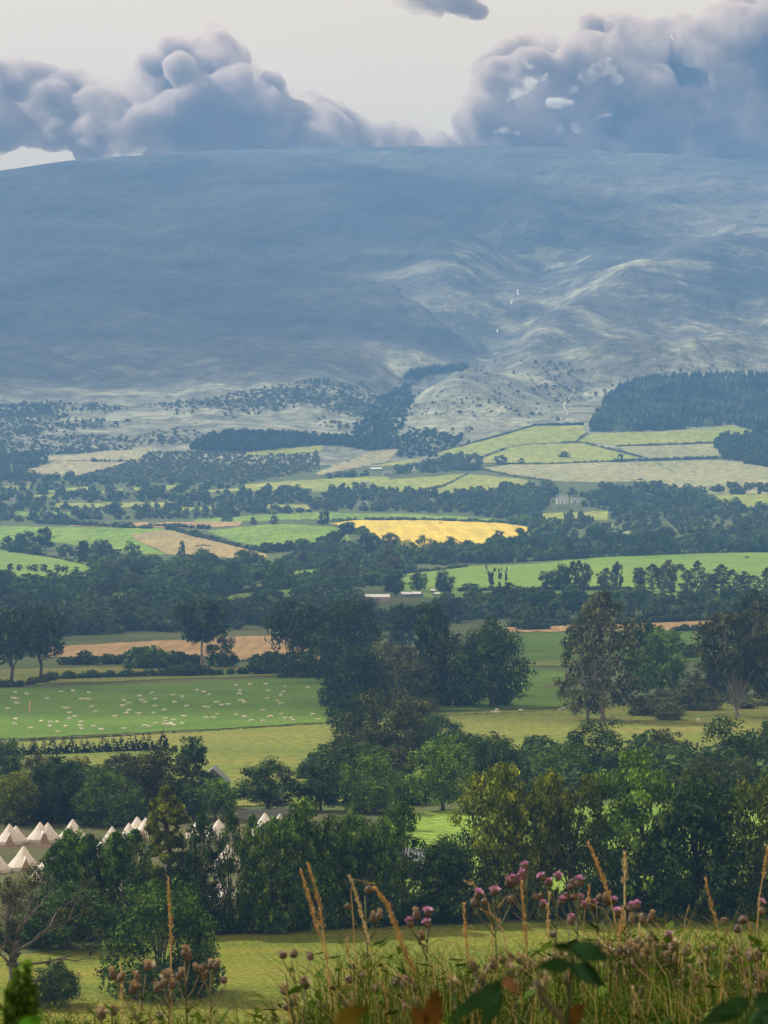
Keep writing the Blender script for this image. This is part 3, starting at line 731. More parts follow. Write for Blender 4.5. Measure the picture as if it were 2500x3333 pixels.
def crown_clumps(R, kind, m):
    """Clump centres and radii inside a crown of height 1 and width 1."""
    C = []; A = []
    def add(x, y, z, r, rz=None): C.append((x, y, z)); A.append((r, r, rz or r*0.85))
    if kind in ('oak', 'dome', 'stem', 'bush'):
        z0, z1, flat = {'oak': (0.05, 1.0, 1.0), 'dome': (-0.04, 1.0, 1.0), 'stem': (0.30, 1.0, 1.0), 'bush': (-0.1, 1.0, 1.0)}[kind]
        zc = z0+(z1-z0)*(0.45 if kind != 'dome' else 0.30); up = z1-zc; dn = zc-z0
        for i in range(m):
            t = R.uniform(0, 2*math.pi); c = R.uniform(-0.85, 1.0); s = math.sqrt(1-c*c)
            f = R.uniform(0.82, 1.04) if R.random() < 0.8 else R.uniform(0.1, 0.8)
            lob = 1.0 + 0.13*math.sin(3*t+R.uniform(-.4, .4)) + R.uniform(-0.13, 0.10)
            r = R.uniform(0.085, 0.17)
            add(math.cos(t)*s*(0.52-r*0.7)*f*lob, math.sin(t)*s*(0.52-r*0.7)*f*lob, zc + c*f*((up-r*0.8) if c > 0 else dn)*lob**0.5, r, r*R.uniform(0.6, 0.9))
    elif kind == 'tall':
        for L in range(5):
            lx, ly = R.uniform(-.24, .24, 2); top = R.uniform(0.78, 1.0) if L else 1.0
            if L == 0: lx *= .4
            for i in range(m//5):
                z = R.uniform(0.02, 1)**0.85*top; w = 0.27*math.sqrt(max(0.03, 1-(max(0, z/top-0.45)/0.58)**2))
                t = R.uniform(0, 2*math.pi); f = math.sqrt(R.uniform(0.25, 1)); r = R.uniform(0.055, 0.10)
                add(lx*(1-.2*z)+math.cos(t)*w*f, ly+math.sin(t)*w*f, min(z, top-r*.6), r*1.35, r*0.85)
    elif kind == 'spire':
        for i in range(m):
            z = R.uniform(0.0, 1)**0.9; w = 0.46*(1-z)**0.55*(0.75+0.25*math.sin(z*17)); w = max(w, 0.045)
            t = R.uniform(0, 2*math.pi); f = math.sqrt(R.uniform(0.3, 1)); r = R.uniform(0.05, 0.085)*(1.15-z*0.75)
            add(math.cos(t)*w*f, math.sin(t)*w*f, z*0.97, r*1.3, r*0.7)
    elif kind == 'ivy':
        for i in range(m):
            a = i % 4
            if a < 2: z = R.uniform(0.0, .7); add(R.uniform(-.10, .10), R.uniform(-.1, .1), z, R.uniform(.10, .17), R.uniform(.04, .07))
            else:
                q = R.uniform(0, 1); sx = -1 if a == 2 else 1; add(sx*.36*q, R.uniform(-.08, .08), .55+.42*q*R.uniform(.8, 1.1), R.uniform(.06, .12)*(1.1-.5*q), R.uniform(.03, .05))
    elif kind == 'fork':
        for i in range(m):
            z = R.uniform(0.36, 1.0); k = (z-0.36)/0.64; w = 0.50*math.sin((0.10+0.78*k)*math.pi)**0.55
            t = R.uniform(0, 2*math.pi); f = math.sqrt(R.uniform(0.05, 1)); r = R.uniform(0.05, 0.105)
            add(math.cos(t)*w*f, math.sin(t)*w*f, min(z, 1-r*.7), r*1.3, r*0.75)
    elif kind == 'airy':
        for i in range(m):
            z = R.uniform(0.10, 1.0); w = 0.46*math.sin(min(1, (z+0.12)*0.95)*math.pi)**0.45*(1.0-0.25*z)
            t = R.uniform(0, 2*math.pi); f = math.sqrt(R.uniform(0.05, 1)); r = R.uniform(0.035, 0.085)
            add(math.cos(t)*w*f, math.sin(t)*w*f, min(z, 1-r), r*1.25, r*0.8)
    elif kind == 'pine':
        for i in range(m):
            z = R.uniform(0.42, 1.0); k = (z-0.42)/0.58; w = 0.48*math.sin((0.12+0.80*k)*math.pi)**0.6
            t = R.uniform(0, 2*math.pi); f = math.sqrt(R.uniform(0.1, 1)); r = R.uniform(0.06, 0.12)
            add(math.cos(t)*w*f+0.05*k, math.sin(t)*w*f, min(z, 1-r*.7), r*1.3, r*0.7)
    elif kind == 'conifer':
        for i in range(m):
            z = R.uniform(0.0, 1.0)**1.15; w = 0.42*(1-z)+0.01; t = R.uniform(0, 2*math.pi); f = math.sqrt(R.uniform(0.3, 1))
            add(math.cos(t)*w*f, math.sin(t)*w*f, z*0.98, 0.10*(1.05-z), 0.07*(1.05-z))
    return np.array(C), np.array(A)

LOD_FACES = {0: 11000, 1: 5000, 2: 1300, 3: 420}
LOD_CLUMPS = {0: 120, 1: 80, 2: 46, 3: 26}
LOD_SIZE = {0: 0.0168, 1: 0.024, 2: 0.046, 3: 0.080}
_protos = {}
def crown_mesh(kind, var, lod):
    key = ('crown', kind, var, lod)
    if key not in _protos:
        R = np.random.default_rng(hash_s(kind)*100+var*7+3)
        m = LOD_CLUMPS[lod]; n = LOD_FACES[lod]; s = LOD_SIZE[lod]
        if kind == 'airy': n = int(n*0.50); m = int(m*1.2)
        if kind == 'bush': n = int(n*0.6); s *= 1.35
        C, A = crown_clumps(R, kind, m)
        if kind == 'conifer': n = int(n*.7)
        v, f = leaf_faces(R, C, A, n, s)
        _protos[key] = (make_mesh('crown_'+kind, v, f, L_MID), C)
    return _protos[key]

def hash_s(s): return sum((i+1)*ord(c) for i, c in enumerate(s)) % 9973

def trunk_mesh(kind, var, lod):
    key = ('trunk', kind, var, lod)
    if key not in _protos:
        _, C = crown_mesh(kind, var, lod)
        r = random.Random(var*17+hash_s(kind)); mb = MB()
        fork = {'oak': .22, 'dome': .15, 'stem': .42, 'bush': .1, 'tall': .35, 'spire': .7, 'airy': .30, 'ivy': .5, 'pine': .62, 'conifer': .9, 'fork': .16}[kind]
        w = {'fork': .022, 'airy': .020, 'pine': .020, 'ivy': .022, 'bush': .02, 'conifer': .015}.get(kind, .028)
        bend = [(0, 0, -0.03)] + [(r.uniform(-.012, .012)*k, r.uniform(-.012, .012)*k, fork*k/4) for k in range(1, 5)]
        mb.tube(bend, [w*1.5, w*1.1, w, w*.9, w*.8], 7)
        top = bend[-1]
        if kind == 'fork':
            for dx, dy in ((-.20, .05), (.03, -.08), (.16, .06), (-.06, .1)):
                mb.tube([top, (top[0]+dx*.35, dy*.4, .32), (dx*.75, dy, .55), (dx, dy, .85)], [w*.75, w*.6, w*.45, w*.15], 6)
        nb = {0: 22, 1: 12, 2: 5, 3: 3}[lod]
        if kind == 'airy': nb = int(nb*1.4)
        idx = list(range(len(C))); r.shuffle(idx)
        for i in idx[:nb]:
            c = C[i]; st = Vector(bend[r.choice([2, 3, 4, 4])]) if kind != 'pine' else Vector(bend[r.choice([3, 4])])
            if kind in ('spire', 'conifer'): st = Vector((0, 0, max(0.02, c[2]-0.08)))
            e = Vector(c); mid = st.lerp(e, 0.5) + Vector((r.uniform(-.03, .03), r.uniform(-.03, .03), r.uniform(0.0, .05)))
            q = w*r.uniform(.28, .5)
            mb.tube([st, st.lerp(mid, .5)+Vector((r.uniform(-.01, .01), r.uniform(-.01, .01), .01)), mid, e], [q, q*.8, q*.6, q*.2], 5, cap=False)
        if kind in ('spire', 'conifer', 'tall'): mb.tube([top, (0, 0, .93)], [w*.8, w*.1], 5)
        _protos[key] = mb.mesh('trunk_'+kind, M_BARK, smooth=True)
    return _protos[key]

N_TREES = 0
def set_mat(o, mat):
    o.material_slots[0].link = 'OBJECT'; o.material_slots[0].material = mat

def tree(kind, px, base, top, w, label, leaf='mid', lod=None, name='tree', group='trees of the valley', bark=None, cat='tree', var=None, parts=True):
    """A tree that stands on the ground seen at (px, base), as tall and wide as it looks from here."""
    global N_TREES
    N_TREES += 1
    g = ground_at(px, base)
    h = (base-top)/F*g.y; wd = w/F*g.y
    if lod is None: lod = 0 if w*0.307 > 50 else 1 if w*0.307 > 17 else 2 if w*0.307 > 8 else 3
    var = (N_TREES*7 % (4 if lod > 1 else 5)) if var is None else var
    rz = (N_TREES*2.399) % 6.283
    cm, _ = crown_mesh(kind, var, lod)
    if parts and lod <= 2:
        root = empty(name, (g.x, g.y, g.z-0.1), rz, (wd, wd, h))
        c = link('crown', cm, root); set_mat(c, LEAF[leaf])
        t = link('trunk', trunk_mesh(kind, var, lod), root)
        if bark: set_mat(t, bark)
    else:
        root = link(name, cm, None, (g.x, g.y, g.z-0.1)); set_mat(root, LEAF[leaf])
        root.rotation_euler = (0, 0, rz); root.scale = (wd, wd, h)
    return tag(root, label, cat, group)

ORD = ['first','second','third','fourth','fifth','sixth','seventh','eighth','ninth','tenth','eleventh','twelfth','thirteenth','fourteenth','fifteenth','sixteenth','seventeenth','eighteenth','nineteenth',
       'twentieth']
def ordinal(i):
    if i < 20: return ORD[i]
    tens = ['twenty','thirty','forty','fifty','sixty','seventy','eighty','ninety']; t, u = divmod(i+1, 10)
    if t >= 10: return 'one hundred and ' + ordinal(i-100) if i >= 100 else 'hundredth'
    return tens[t-2] + ('-'+ORD[u-1] if u else '').replace('', '') if u else {20:'twentieth',30:'thirtieth',40:'fortieth',50:'fiftieth',60:'sixtieth',70:'seventieth',80:'eightieth',90:'ninetieth'}[t*10]

# --- the near row along the pasture
G1 = 'big trees along the near pasture'
tree('oak', 225, 3095, 2852, 330, 'dark spreading tree between the gnarled bare trunk and the round oak', 'dark', group=G1)
tree('dome', 530, 3245, 2838, 420, 'big round oak standing in the near pasture, crown almost to the ground', 'mid', group=G1)
tree('spire', 540, 3025, 2545, 380, 'tall pointed tree rising like a pinnacle above the tents', 'olive', group=G1)
tree('airy', 225, 3040, 2690, 230, 'thin leafy tree in front of the left tents, pale canvas showing through', 'mid', group=G1)
tree('airy', 375, 3045, 2700, 210, 'thin leafy tree just left of the pinnacle tree', 'mid', group=G1)
tree('airy', 655, 3040, 2640, 200, 'thin leafy tree just right of the pinnacle tree', 'dark', group=G1)
tree('airy', 752, 3040, 2625, 170, 'slender see-through poplar in front of the white tents', 'dark', group=G1, bark=M_BARK)
tree('airy', 822, 3040, 2640, 160, 'slender poplar left of the grey board fence', 'mid', group=G1)
tree('tall', 965, 3030, 2600, 310, 'dense tree with a pale pointed top right of the board fence', 'mid', group=G1)
tree('dome', 1150, 3010, 2650, 300, 'broad mid-green tree behind the dry grass stalks', 'mid', group=G1)
tree('airy', 1312, 2985, 2600, 220, 'many-stemmed open tree in front of the bright meadow gap', 'mid', group=G1)
tree('tall', 1425, 3000, 2712, 290, 'low dark tree under the bright meadow gap', 'dark', group=G1)
tree('tall', 1615, 2988, 2490, 300, 'tall yellow-tipped tree at the left of the big right clump', 'olive', group=G1)
tree('tall', 1745, 2990, 2520, 240, 'tall tree with a twin top in the middle of the big right clump', 'olive', group=G1)
tree('tall', 1855, 2988, 2500, 250, 'yellow-topped tree right of the twin-topped one', 'olive', group=G1)
tree('tall', 2075, 2985, 2440, 360, 'widest tree of the right clump with olive top', 'mid', group=G1)
tree('tall', 2275, 2992, 2500, 400, 'dark blue-green tree filling the right of the clump', 'dark', group=G1)
tree('tall', 2490, 2985, 2510, 230, 'yellowish tree at the right picture edge', 'olive', group=G1)
tree('tall', 1065, 3022, 2645, 230, 'full leafy tree left of the broad mid-green one', 'mid', group=G1)
tree('tall', 1190, 3016, 2640, 240, 'full leafy tree right of the broad mid-green one', 'mid', group=G1)
tree('airy', 1285, 3005, 2670, 170, 'wispy tree left of the many-stemmed one', 'mid', group=G1)
tree('tall', 255, 3042, 2688, 190, 'leafy tree hiding the middle tents', 'mid', group=G1)
tree('tall', 350, 3040, 2705, 170, 'leafy tree right of the one hiding the middle tents', 'dark', group=G1)
tree('airy', 290, 3035, 2705, 230, 'thin leafy tree in the middle of the camp screen', 'dark', group=G1)
tree('airy', 180, 3045, 2740, 210, 'thin leafy tree just right of the lone front tent', 'mid', group=G1)
tree('airy', 440, 3040, 2690, 220, 'thin leafy tree pressed against the pinnacle tree', 'mid', group=G1)
tree('airy', 890, 3040, 2650, 190, 'thin tree in front of the board fence', 'mid', group=G1)
tree('dome', 90, 3075, 2800, 210, 'dusky bush-like tree behind the gnarled bare trunk', 'brown', group=G1)
tree('dome', 300, 3050, 2880, 190, 'low leafy tree in front of the tents, left of the round oak', 'mid', group=G1)
tree('dome', 600, 3040, 2760, 210, 'bushy dark tree at the right foot of the pinnacle tree', 'dark', group=G1)
tree('dome', 880, 3035, 2740, 220, 'dark leafy tree under the board fence', 'dark', group=G1)
tree('dome', 1050, 3020, 2700, 230, 'mid-green tree between the pale pointed one and the broad one', 'mid', group=G1)
tree('dome', 1490, 2992, 2690, 240, 'low leafy tree at the left foot of the right clump', 'mid', group=G1)
tree('dome', 1960, 2995, 2660, 260, 'leafy tree in the hollow of the right clump', 'dark', group=G1)
tree('dome', 2180, 2998, 2680, 280, 'low dark tree under the blue-green clump', 'dark', group=G1)
tree('dome', 2400, 2992, 2640, 250, 'dark leafy tree left of the yellowish edge tree', 'dark', group=G1)
tree('oak', 175, 3282, 3125, 190, 'small leaning tree with an arched branch under the gnarled trunk', 'dark', group=G1)
# --- the rows behind the tents and along the cut meadow
G2 = 'round trees behind the tents and meadow'
T2 = [
 ('oak', 42, 2690, 2500, 175, 'olive round tree behind the leftmost pair of tents', 'olive'), ('oak', 180, 2682, 2446, 200, 'dark shaggy tree behind the second pair of tents', 'dark'),
 ('dome', 345, 2690, 2486, 250, 'green domed tree left of the pinnacle tree', 'mid'), ('oak', 508, 2665, 2420, 250, 'broad grey-green tree right behind the pinnacle top', 'brown'),
 ('tall', 612, 2630, 2396, 150, 'tall dark tree left of the grey gabled roof', 'dark'), ('oak', 702, 2672, 2520, 160, 'low round tree below the grey gabled roof', 'mid'),
 ('oak', 872, 2640, 2460, 220, 'round tree standing over the grey board fence', 'dark'), ('oak', 20, 2545, 2392, 120, 'dark tree at the left edge under the sheep pasture', 'dark'),
 ('oak', 130, 2570, 2440, 130, 'pale olive tree behind the shaggy dark one', 'grey'), ('oak', 265, 2580, 2450, 150, 'dusky tree under the row of young spruces', 'brown'),
 ('oak', 395, 2560, 2440, 140, 'dusky rounded tree right under the young spruces', 'brown'),
 ('oak', 1044, 2642, 2452, 160, 'dark globe-shaped tree left of the pair of domed trees', 'dark'), ('dome', 1212, 2648, 2432, 220, 'large domed tree with trunk showing, below the dusky thicket', 'mid'),
 ('oak', 1440, 2640, 2380, 225, 'tall domed tree right of the large domed one', 'mid'), ('oak', 1608, 2605, 2365, 190, 'dark tree right of the tall domed tree', 'dark'),
 ('oak', 1732, 2490, 2384, 78, 'small dark narrow tree standing against the cut meadow', 'dark'), ('dome', 1822, 2580, 2408, 240, 'low green dome behind the yellow-topped trees', 'mid'),
 ('dome', 1945, 2545, 2326, 240, 'dark dome beneath the tall grey tree', 'dark'), ('bush', 2076, 2470, 2384, 75, 'little dark tree between the dark dome and the dusky tree', 'dark'),
 ('oak', 2180, 2500, 2360, 140, 'dusky brown-green tree under the forked pale trunk', 'brown'), ('dome', 2375, 2575, 2320, 290, 'big dark green tree at the right below the forked pale trunk', 'dark'),
 ('oak', 2425, 2620, 2440, 130, 'grey-green tree in front of the big dark right tree', 'grey'), ('oak', 2520, 2500, 2310, 110, 'dark tree cut by the right edge beside the forked trunk', 'dark'),
 ('oak', 2290, 2620, 2450, 170, 'dusky tree behind the olive clump top', 'brown'), ('oak', 2130, 2600, 2450, 150, 'dusky round tree hidden behind the widest clump tree', 'dark'),
 ('dome', 1245, 2475, 2232, 290, 'dusky brown-green dome in front of the central thicket', 'brown'), ('oak', 1420, 2455, 2318, 205, 'dark rounded tree right of the dusky dome', 'dark'),
 ('oak', 1160, 2410, 2240, 200, 'dusky tree stepping down from the central thicket on the left', 'dark'), ('oak', 1345, 2405, 2255, 200, 'dusky tree stepping down from the central thicket on the right', 'brown'), ('dome', 1140, 2560, 2400, 180, 'rounded tree above the dark globe-shaped one', 'dark'), ('oak', 1520, 2520, 2370, 150, 'rounded tree behind the tall domed one', 'dark'),
 ('bush', 1215, 2455, 2350, 130, 'small fresh green tree at the foot of the dusky dome', 'mid'), ('oak', 1295, 2548, 2416, 140, 'brownish tree between the two domed trees', 'brown'),
 ('bush', 1085, 2470, 2410, 110, 'low bush at the left foot of the dusky dome', 'dark'), ('bush', 1300, 2705, 2600, 95, 'young tree in front of the domed trees at the meadow edge', 'mid'),
]
for k, x, b, t, w, lab, lf in T2: tree(k, x, b, t, w, lab, lf, group=G2)
# --- the central thicket and the tall trees in the middle distance
G3 = 'tall trees of the middle distance'
T3 = [
 ('stem', 38, 2234, 1965, 190, 'tall round-headed tree with bare trunk at the left edge', 'dark', None), ('stem', 132, 2222, 1955, 180, 'tall round-headed tree with bare trunk beside the leftmost', 'dark', None),
 ('pine', 655, 2176, 1948, 185, 'lone pine with a tall pale trunk by the hay strip', 'dark', M_BARK_PALE), ('dome', 720, 2172, 2050, 110, 'round dark tree right of the lone pine', 'dark', None),
 ('stem', 955, 2200, 1932, 200, 'tree with open branches against the pinkish field', 'dark', None), ('oak', 1135, 2205, 1930, 250, 'large dark tree left of the farm shed roof', 'dark', None),
 ('bush', 955, 2205, 2110, 150, 'ivy thicket at the foot of the open-branched tree', 'dark', None), ('oak', 1060, 2225, 2040, 170, 'dark tree at the end of the pinkish field', 'dark', None),
 ('bush', 1085, 2300, 2195, 110, 'low dark tree at the left end of the central thicket', 'dark', None), ('oak', 1145, 2305, 2085, 190, 'dark tree in the left part of the central thicket', 'dark', None),
 ('oak', 1270, 2300, 2072, 220, 'greyish tree in the middle of the central thicket', 'grey', None), ('tall', 1405, 2292, 1955, 180, 'tallest dark tree of the central thicket', 'dark', None),
 ('oak', 1485, 2296, 2040, 190, 'dusky tree in the central thicket left of the great round one', 'brown', None), ('oak', 1600, 2302, 1998, 250, 'great round tree at the right end of the central thicket', 'dark', None),
 ('oak', 1340, 2310, 2130, 170, 'low grey tree at the front of the central thicket', 'grey', None), ('oak', 1310, 2110, 1955, 130, 'bluish tree behind the central thicket', 'dark', None),
 ('airy', 1962, 2350, 1915, 340, 'very tall grey tree with pale limbs showing through', 'grey', M_BARK_PALE), ('airy', 1912, 2345, 1985, 230, 'thinner tall tree joined to the left of the very tall grey one', 'brown', M_BARK_PALE),
 ('oak', 2150, 2265, 2020, 185, 'dense dark tree right of the very tall grey tree', 'mid', None), ('oak', 2085, 2230, 1985, 140, 'dark tree behind the dense one', 'dark', None),
 ('fork', 2398, 2335, 1985, 270, 'tall tree with a forked pale trunk on the right', 'brown', M_BARK_PALE), ('oak', 2455, 2185, 1888, 140, 'tall dark tree behind the forked one', 'dark', None),
 ('fork', 2505, 2240, 1955, 190, 'pale-trunked tree at the right edge behind the forked one', 'grey', M_BARK_PALE), ('bush', 2250, 2142, 2094, 62, 'small bush alone in the green field right of the tall trees', 'dark', None),
 ('oak', 2465, 2272, 2085, 170, 'dark tree filling the gap right of the forked trunk', 'dark', None), ('oak', 2325, 2262, 2120, 130, 'dusky round tree left behind the forked trunk', 'brown', None),
 ('bush', 2100, 2330, 2255, 120, 'grey-green scrub under the tall grey tree', 'grey', None), ('bush', 2260, 2310, 2215, 170, 'pale rushy scrub left of the forked trunk', 'grey', None), ('bush', 2180, 2345, 2290, 110, 'low willow scrub in the rushy pasture', 'grey', None),
]
for k, x, b, t, w, lab, lf, bk in T3: tree(k, x, b, t, w, lab, lf, group=G3, bark=bk, lod=(0 if w > 215 else 1))
# --- single trees and rows among the fields
G4 = 'trees along the fields'
T4 = [
 ('ivy', 1598, 1920, 1842, 48, 'ivy-clad bare tree with open arms in the long green field', 'dark'), ('ivy', 1628, 1921, 1848, 26, 'slim ivy-clad trunk beside the open-armed one', 'dark'), ('ivy', 1648, 1921, 1846, 24, 'straight ivy-clad trunk right of the slim one', 'dark'),
 ('oak', 1285, 1940, 1858, 74, 'dark tree above the long shed roof', 'dark'), ('oak', 1363, 1926, 1856, 64, 'rounded tree above the small white roofs', 'dark'), ('oak', 1447, 1936, 1848, 66, 'rounded tree right of the small white roofs', 'dark'), ('bush', 1530, 1922, 1894, 66, 'low bush in the long green field', 'dark'),
 ('oak', 148, 1792, 1706, 64, 'taller pointed tree in the clump under the vivid slope', 'dark'), ('oak', 86, 1792, 1722, 78, 'broad tree in the clump under the vivid slope', 'dark'), ('bush', 25, 1788, 1740, 44, 'small tree at the left end of the clump under the vivid slope', 'dark'),
 ('bush', 594, 1806, 1757, 28, 'lone bush in the tan stubble field', 'dark'), ('oak', 1054, 1713, 1655, 46, 'rounded tree at the corner of the golden field', 'dark'), ('oak', 377, 1684, 1628, 52, 'rounded tree above the vivid slope', 'dark'),
 ('bush', 892, 1705, 1674, 30, 'dark bush on the bright strip left of the golden field', 'dark'), ('bush', 822, 1706, 1680, 26, 'dark little bush left along the bright strip', 'dark'), ('bush', 740, 1698, 1668, 46, 'spreading bush on the bright strip', 'mid'),
 ('bush', 1630, 1508, 1480, 46, 'domed clump in the middle hill pasture', 'dark'), ('bush', 1697, 1511, 1486, 22, 'small round tree in the middle hill pasture', 'dark'), ('bush', 1838, 1488, 1468, 44, 'low dark thicket in the middle hill pasture', 'dark'), ('bush', 2020, 1503, 1474, 22, 'upright tree on the hill pasture hedge', 'dark'),
]
for k, x, b, t, w, lab, lf in T4: tree(k, x, b, t, w, lab, lf, group=G4)
for i, (x, w, hh) in enumerate([(35, 24, 27), (64, 22, 25), (96, 22, 26), (116, 26, 30), (142, 28, 30), (186, 24, 30), (211, 26, 30), (248, 22, 26)]):
    tree('oak', x, 1858+i*1.2, 1858+i*1.2-hh, w, 'small round tree in the field row at the left, %s from the left' % ordinal(i), 'dark', group='row of small round trees in the left field')
r_ = random.Random(5)
for i in range(9):
    x = 1770+i*30+r_.uniform(-5, 5)
    tree(['tall', 'airy', 'oak'][i % 3], x+r_.uniform(-12, 12), 1922+r_.uniform(-2, 3), 1826+r_.uniform(-12, 34), 52+r_.uniform(-14, 18), 'slender tree in the field row right of the ivy trunks, %s from the left' % ordinal(i), ['dark', 'grey'][i % 2], group='slender trees on the long green field')
for i in range(12):
    x = 2085+i*37+r_.uniform(-6, 6)
    tree('airy' if i % 3 else 'tall', x, 1926+r_.uniform(-2, 3), 1832+r_.uniform(-12, 30)+(12 if i > 9 else 0), 82+r_.uniform(-18, 18), 'feathery tree in the far right field row, %s from the left' % ordinal(i), ['grey', 'dark', 'dark'][i % 3], group='feathery trees on the right of the long green field')
for i in range(24):
    x = 6+i*23+r_.uniform(-8, 8); hh = r_.uniform(38, 66) + (24 if i in (0, 23) else 0)
    tree('conifer', x, 2462-i*0.9, 2462-i*0.9-hh, 54+r_.uniform(-8, 12), 'young spruce in the row below the sheep pasture, %s from the left' % ordinal(i), 'needle', name='spruce_tree', group='young spruces below the sheep pasture', lod=1)

# --- woods of the valley: each tree one can still tell apart
FIELD_POLYS = [p for _, p, _, _ in FIELDS]
CLEAR = [(1783, 1902, 1622, 1676), (1175, 1440, 1925, 2018), (1195, 1290, 1520, 1560), (1335, 1362, 1525, 1556), (1155, 1210, 1632, 1660), (30, 52, 1625, 1650)]   # open ground in front of the houses
def in_clear(x, y): return any(a < x < b and c < y < d for a, b, c, d in CLEAR)
def in_field(x, y): return any(inside(p, x, y) for p in FIELD_POLYS)
def wood(poly, n, hm, wm, phrase, leaves, seed, gap=0.62, group='trees of the valley woods', kinds=('oak', 'oak', 'tall', 'dome'), skip_fields=True):
    r = random.Random(seed); xs = [p[0] for p in poly]; ys = [p[1] for p in poly]; got = []; tries = 0
    while len(got) < n and tries < 6000:
        tries += 1
        x = r.uniform(min(xs), max(xs)); y = r.uniform(min(ys), max(ys))
        if not inside(poly, x, y) or (skip_fields and in_field(x, y)) or in_clear(x, y): continue
        g = ground_at(x, y); k = F/g.y; w = r.uniform(*wm); h = r.uniform(*hm)
        if any(math.hypot(g.x-q[0], (g.y-q[1])*0.55) < (w+q[2])*0.5*gap for q in got): continue
        got.append((g.x, g.y, w, x, y, h, k))
    got.sort(key=lambda q: q[3])
    for i, (_, _, w, x, y, h, k) in enumerate(got):
        tree(r.choice(kinds), x, y, y-h*k, w*k, 'rounded tree in %s, %s from the left' % (phrase, ordinal(i)), r.choice(leaves), group=group)
    return len(got)
wood(PX([(-30,1800),(130,1792),(300,1815),(560,1835),(860,1838),(870,1900),(700,1965),(420,1965),(300,1885),(200,1862),(-30,1890)]), 36, (10, 17), (11, 18), 'the upper left valley wood', ['dark', 'dark', 'mid', 'grey'], 1)
wood(PX([(-30,1905),(300,1900),(480,1975),(700,1975),(830,2010),(830,2045),(220,2072),(-30,2085)]), 26, (9, 15), (11, 18), 'the dark lower left wood', ['dark', 'dark', 'brown'], 2)
wood(PX([(870,1845),(1060,1785),(1180,1772),(1330,1812),(1500,1835),(1330,1862),(1270,1905),(1000,1942),(870,1925)]), 22, (11, 18), (12, 19), 'the wood below the golden field', ['dark', 'mid', 'grey'], 3)
wood(PX([(1330,1815),(1560,1785),(1740,1745),(1900,1772),(2100,1772),(2560,1752),(2560,1796),(2250,1802),(1950,1814),(1750,1828),(1480,1838)]), 34, (11, 18), (13, 20), 'the wood right of the golden field', ['dark', 'dark', 'mid', 'grey'], 4)
wood(PX([(1180,1950),(1430,1942),(1700,1946),(2560,1932),(2560,2005),(2100,2012),(1300,2035),(840,2050),(840,1960)]), 30, (8, 14), (11, 18), 'the dark belt behind the tall trees', ['dark', 'dark', 'brown'], 5)
wood(PX([(1480,1640),(1700,1628),(1800,1650),(2000,1640),(2280,1640),(2330,1668),(2050,1668),(1980,1650),(1760,1662),(1560,1665)]), 20, (13, 20), (15, 24), 'the oak belt around the white house', ['dark', 'dark', 'mid'], 6)

# --- what is too far or too dense to count: scrub, plantations, distant trees
def mass(name, items, label, mat, R, faces=26, size=0.30, shape='round'):
    """items: (x, y, z, width, height). One mesh of small leafy lumps."""
    V = []; N = 0; Fs = []
    for (x, y, z, w, h) in items:
        if shape == 'round':
            C = np.array([[0, 0, .45]]); A = np.array([[.5, .5, .52]])
            v, f = leaf_faces(R, C, A, faces, size, 0.7, 0.75)
        else:
            k = 7; t = np.linspace(0, 2*math.pi, k, endpoint=False)+R.uniform(0, 1)
            rad = 0.5*R.uniform(0.7, 1.2, k)
            v = np.concatenate([np.stack([np.cos(t)*rad, np.sin(t)*rad, R.uniform(0.0, .12, k)], 1), np.stack([np.cos(t+.4)*.30*R.uniform(.7, 1.2, k), np.sin(t+.4)*.30, R.uniform(.45, .58, k)], 1), [[R.uniform(-.05, .05), 0, 1.0]]])
            f = np.array([(i, (i+1) % k, k+(i+1) % k, k+i) for i in range(k)] + [(k+i, k+(i+1) % k, 2*k, 2*k) for i in range(k)])
        v = v*np.array([w, w, h])+np.array([x, y, z]); V.append(v); Fs.append(f+N); N += len(v)
    V = np.concatenate(V); Fs = np.concatenate(Fs)
    if shape != 'round':
        q = Fs[:, 2] != Fs[:, 3]; fl = [Fs[q], Fs[~q][:, :3]]
    else: fl = [Fs]
    o = link(name, make_mesh(name, V, fl, mat, smooth=False)); return tag(o, label, kind='stuff')

def scatter(poly, n, seed, hm, wm, dens=None, avoid=True):
    r = random.Random(seed); xs = [p[0] for p in poly]; ys = [p[1] for p in poly]; out = []; tries = 0
    while len(out) < n and tries < n*8:
        tries += 1
        x = r.uniform(min(xs), max(xs)); y = r.uniform(min(ys), max(ys))
        if not inside(poly, x, y) or (avoid and in_field(x, y)) or in_clear(x, y): continue
        g = ground_at(x, y)
        if dens and float(fbm(np.array([g.x/dens]), np.array([g.y/dens]), 77, 3)[0]) < r.uniform(-0.35, 0.35): continue
        q = r.uniform(0, 1)**2; s = hm[0]+(hm[1]-hm[0])*q
        out.append((g.x, g.y, g.z-0.3, s*r.uniform(*wm), s))
    return out
RM = np.random.default_rng(99)
mass('hillside_scrub', scatter(PX([(-60,1320),(150,1308),(450,1322),(700,1290),(950,1245),(1180,1215),(1330,1205),(1350,1290),(1290,1380),(1250,1462),(900,1432),(640,1430),(560,1460),(300,1478),(-60,1490)]), 6000, 11, (1.2, 4.6), (1.0, 1.7), 130)
     + scatter(PX([(300,1500),(520,1470),(1040,1468),(1040,1530),(800,1572),(380,1572),(250,1545)]), 2600, 12, (1.8, 4.5), (0.9, 1.4)), 'gorse and thorn scrub scattered over the foot of the mountain', L_SCRUB, RM, 16, .34)
mass('hillside_bushes', scatter(PX([(1330,1215),(1600,1170),(2000,1190),(2450,1190),(2000,1260),(1950,1330),(1900,1360),(1700,1385),(1420,1420),(1300,1420)]), 380, 13, (1.5, 5.0), (1.0, 1.6), 90), 'scattered thorn bushes on the lower spurs', L_SCRUB, RM, 16, .34)
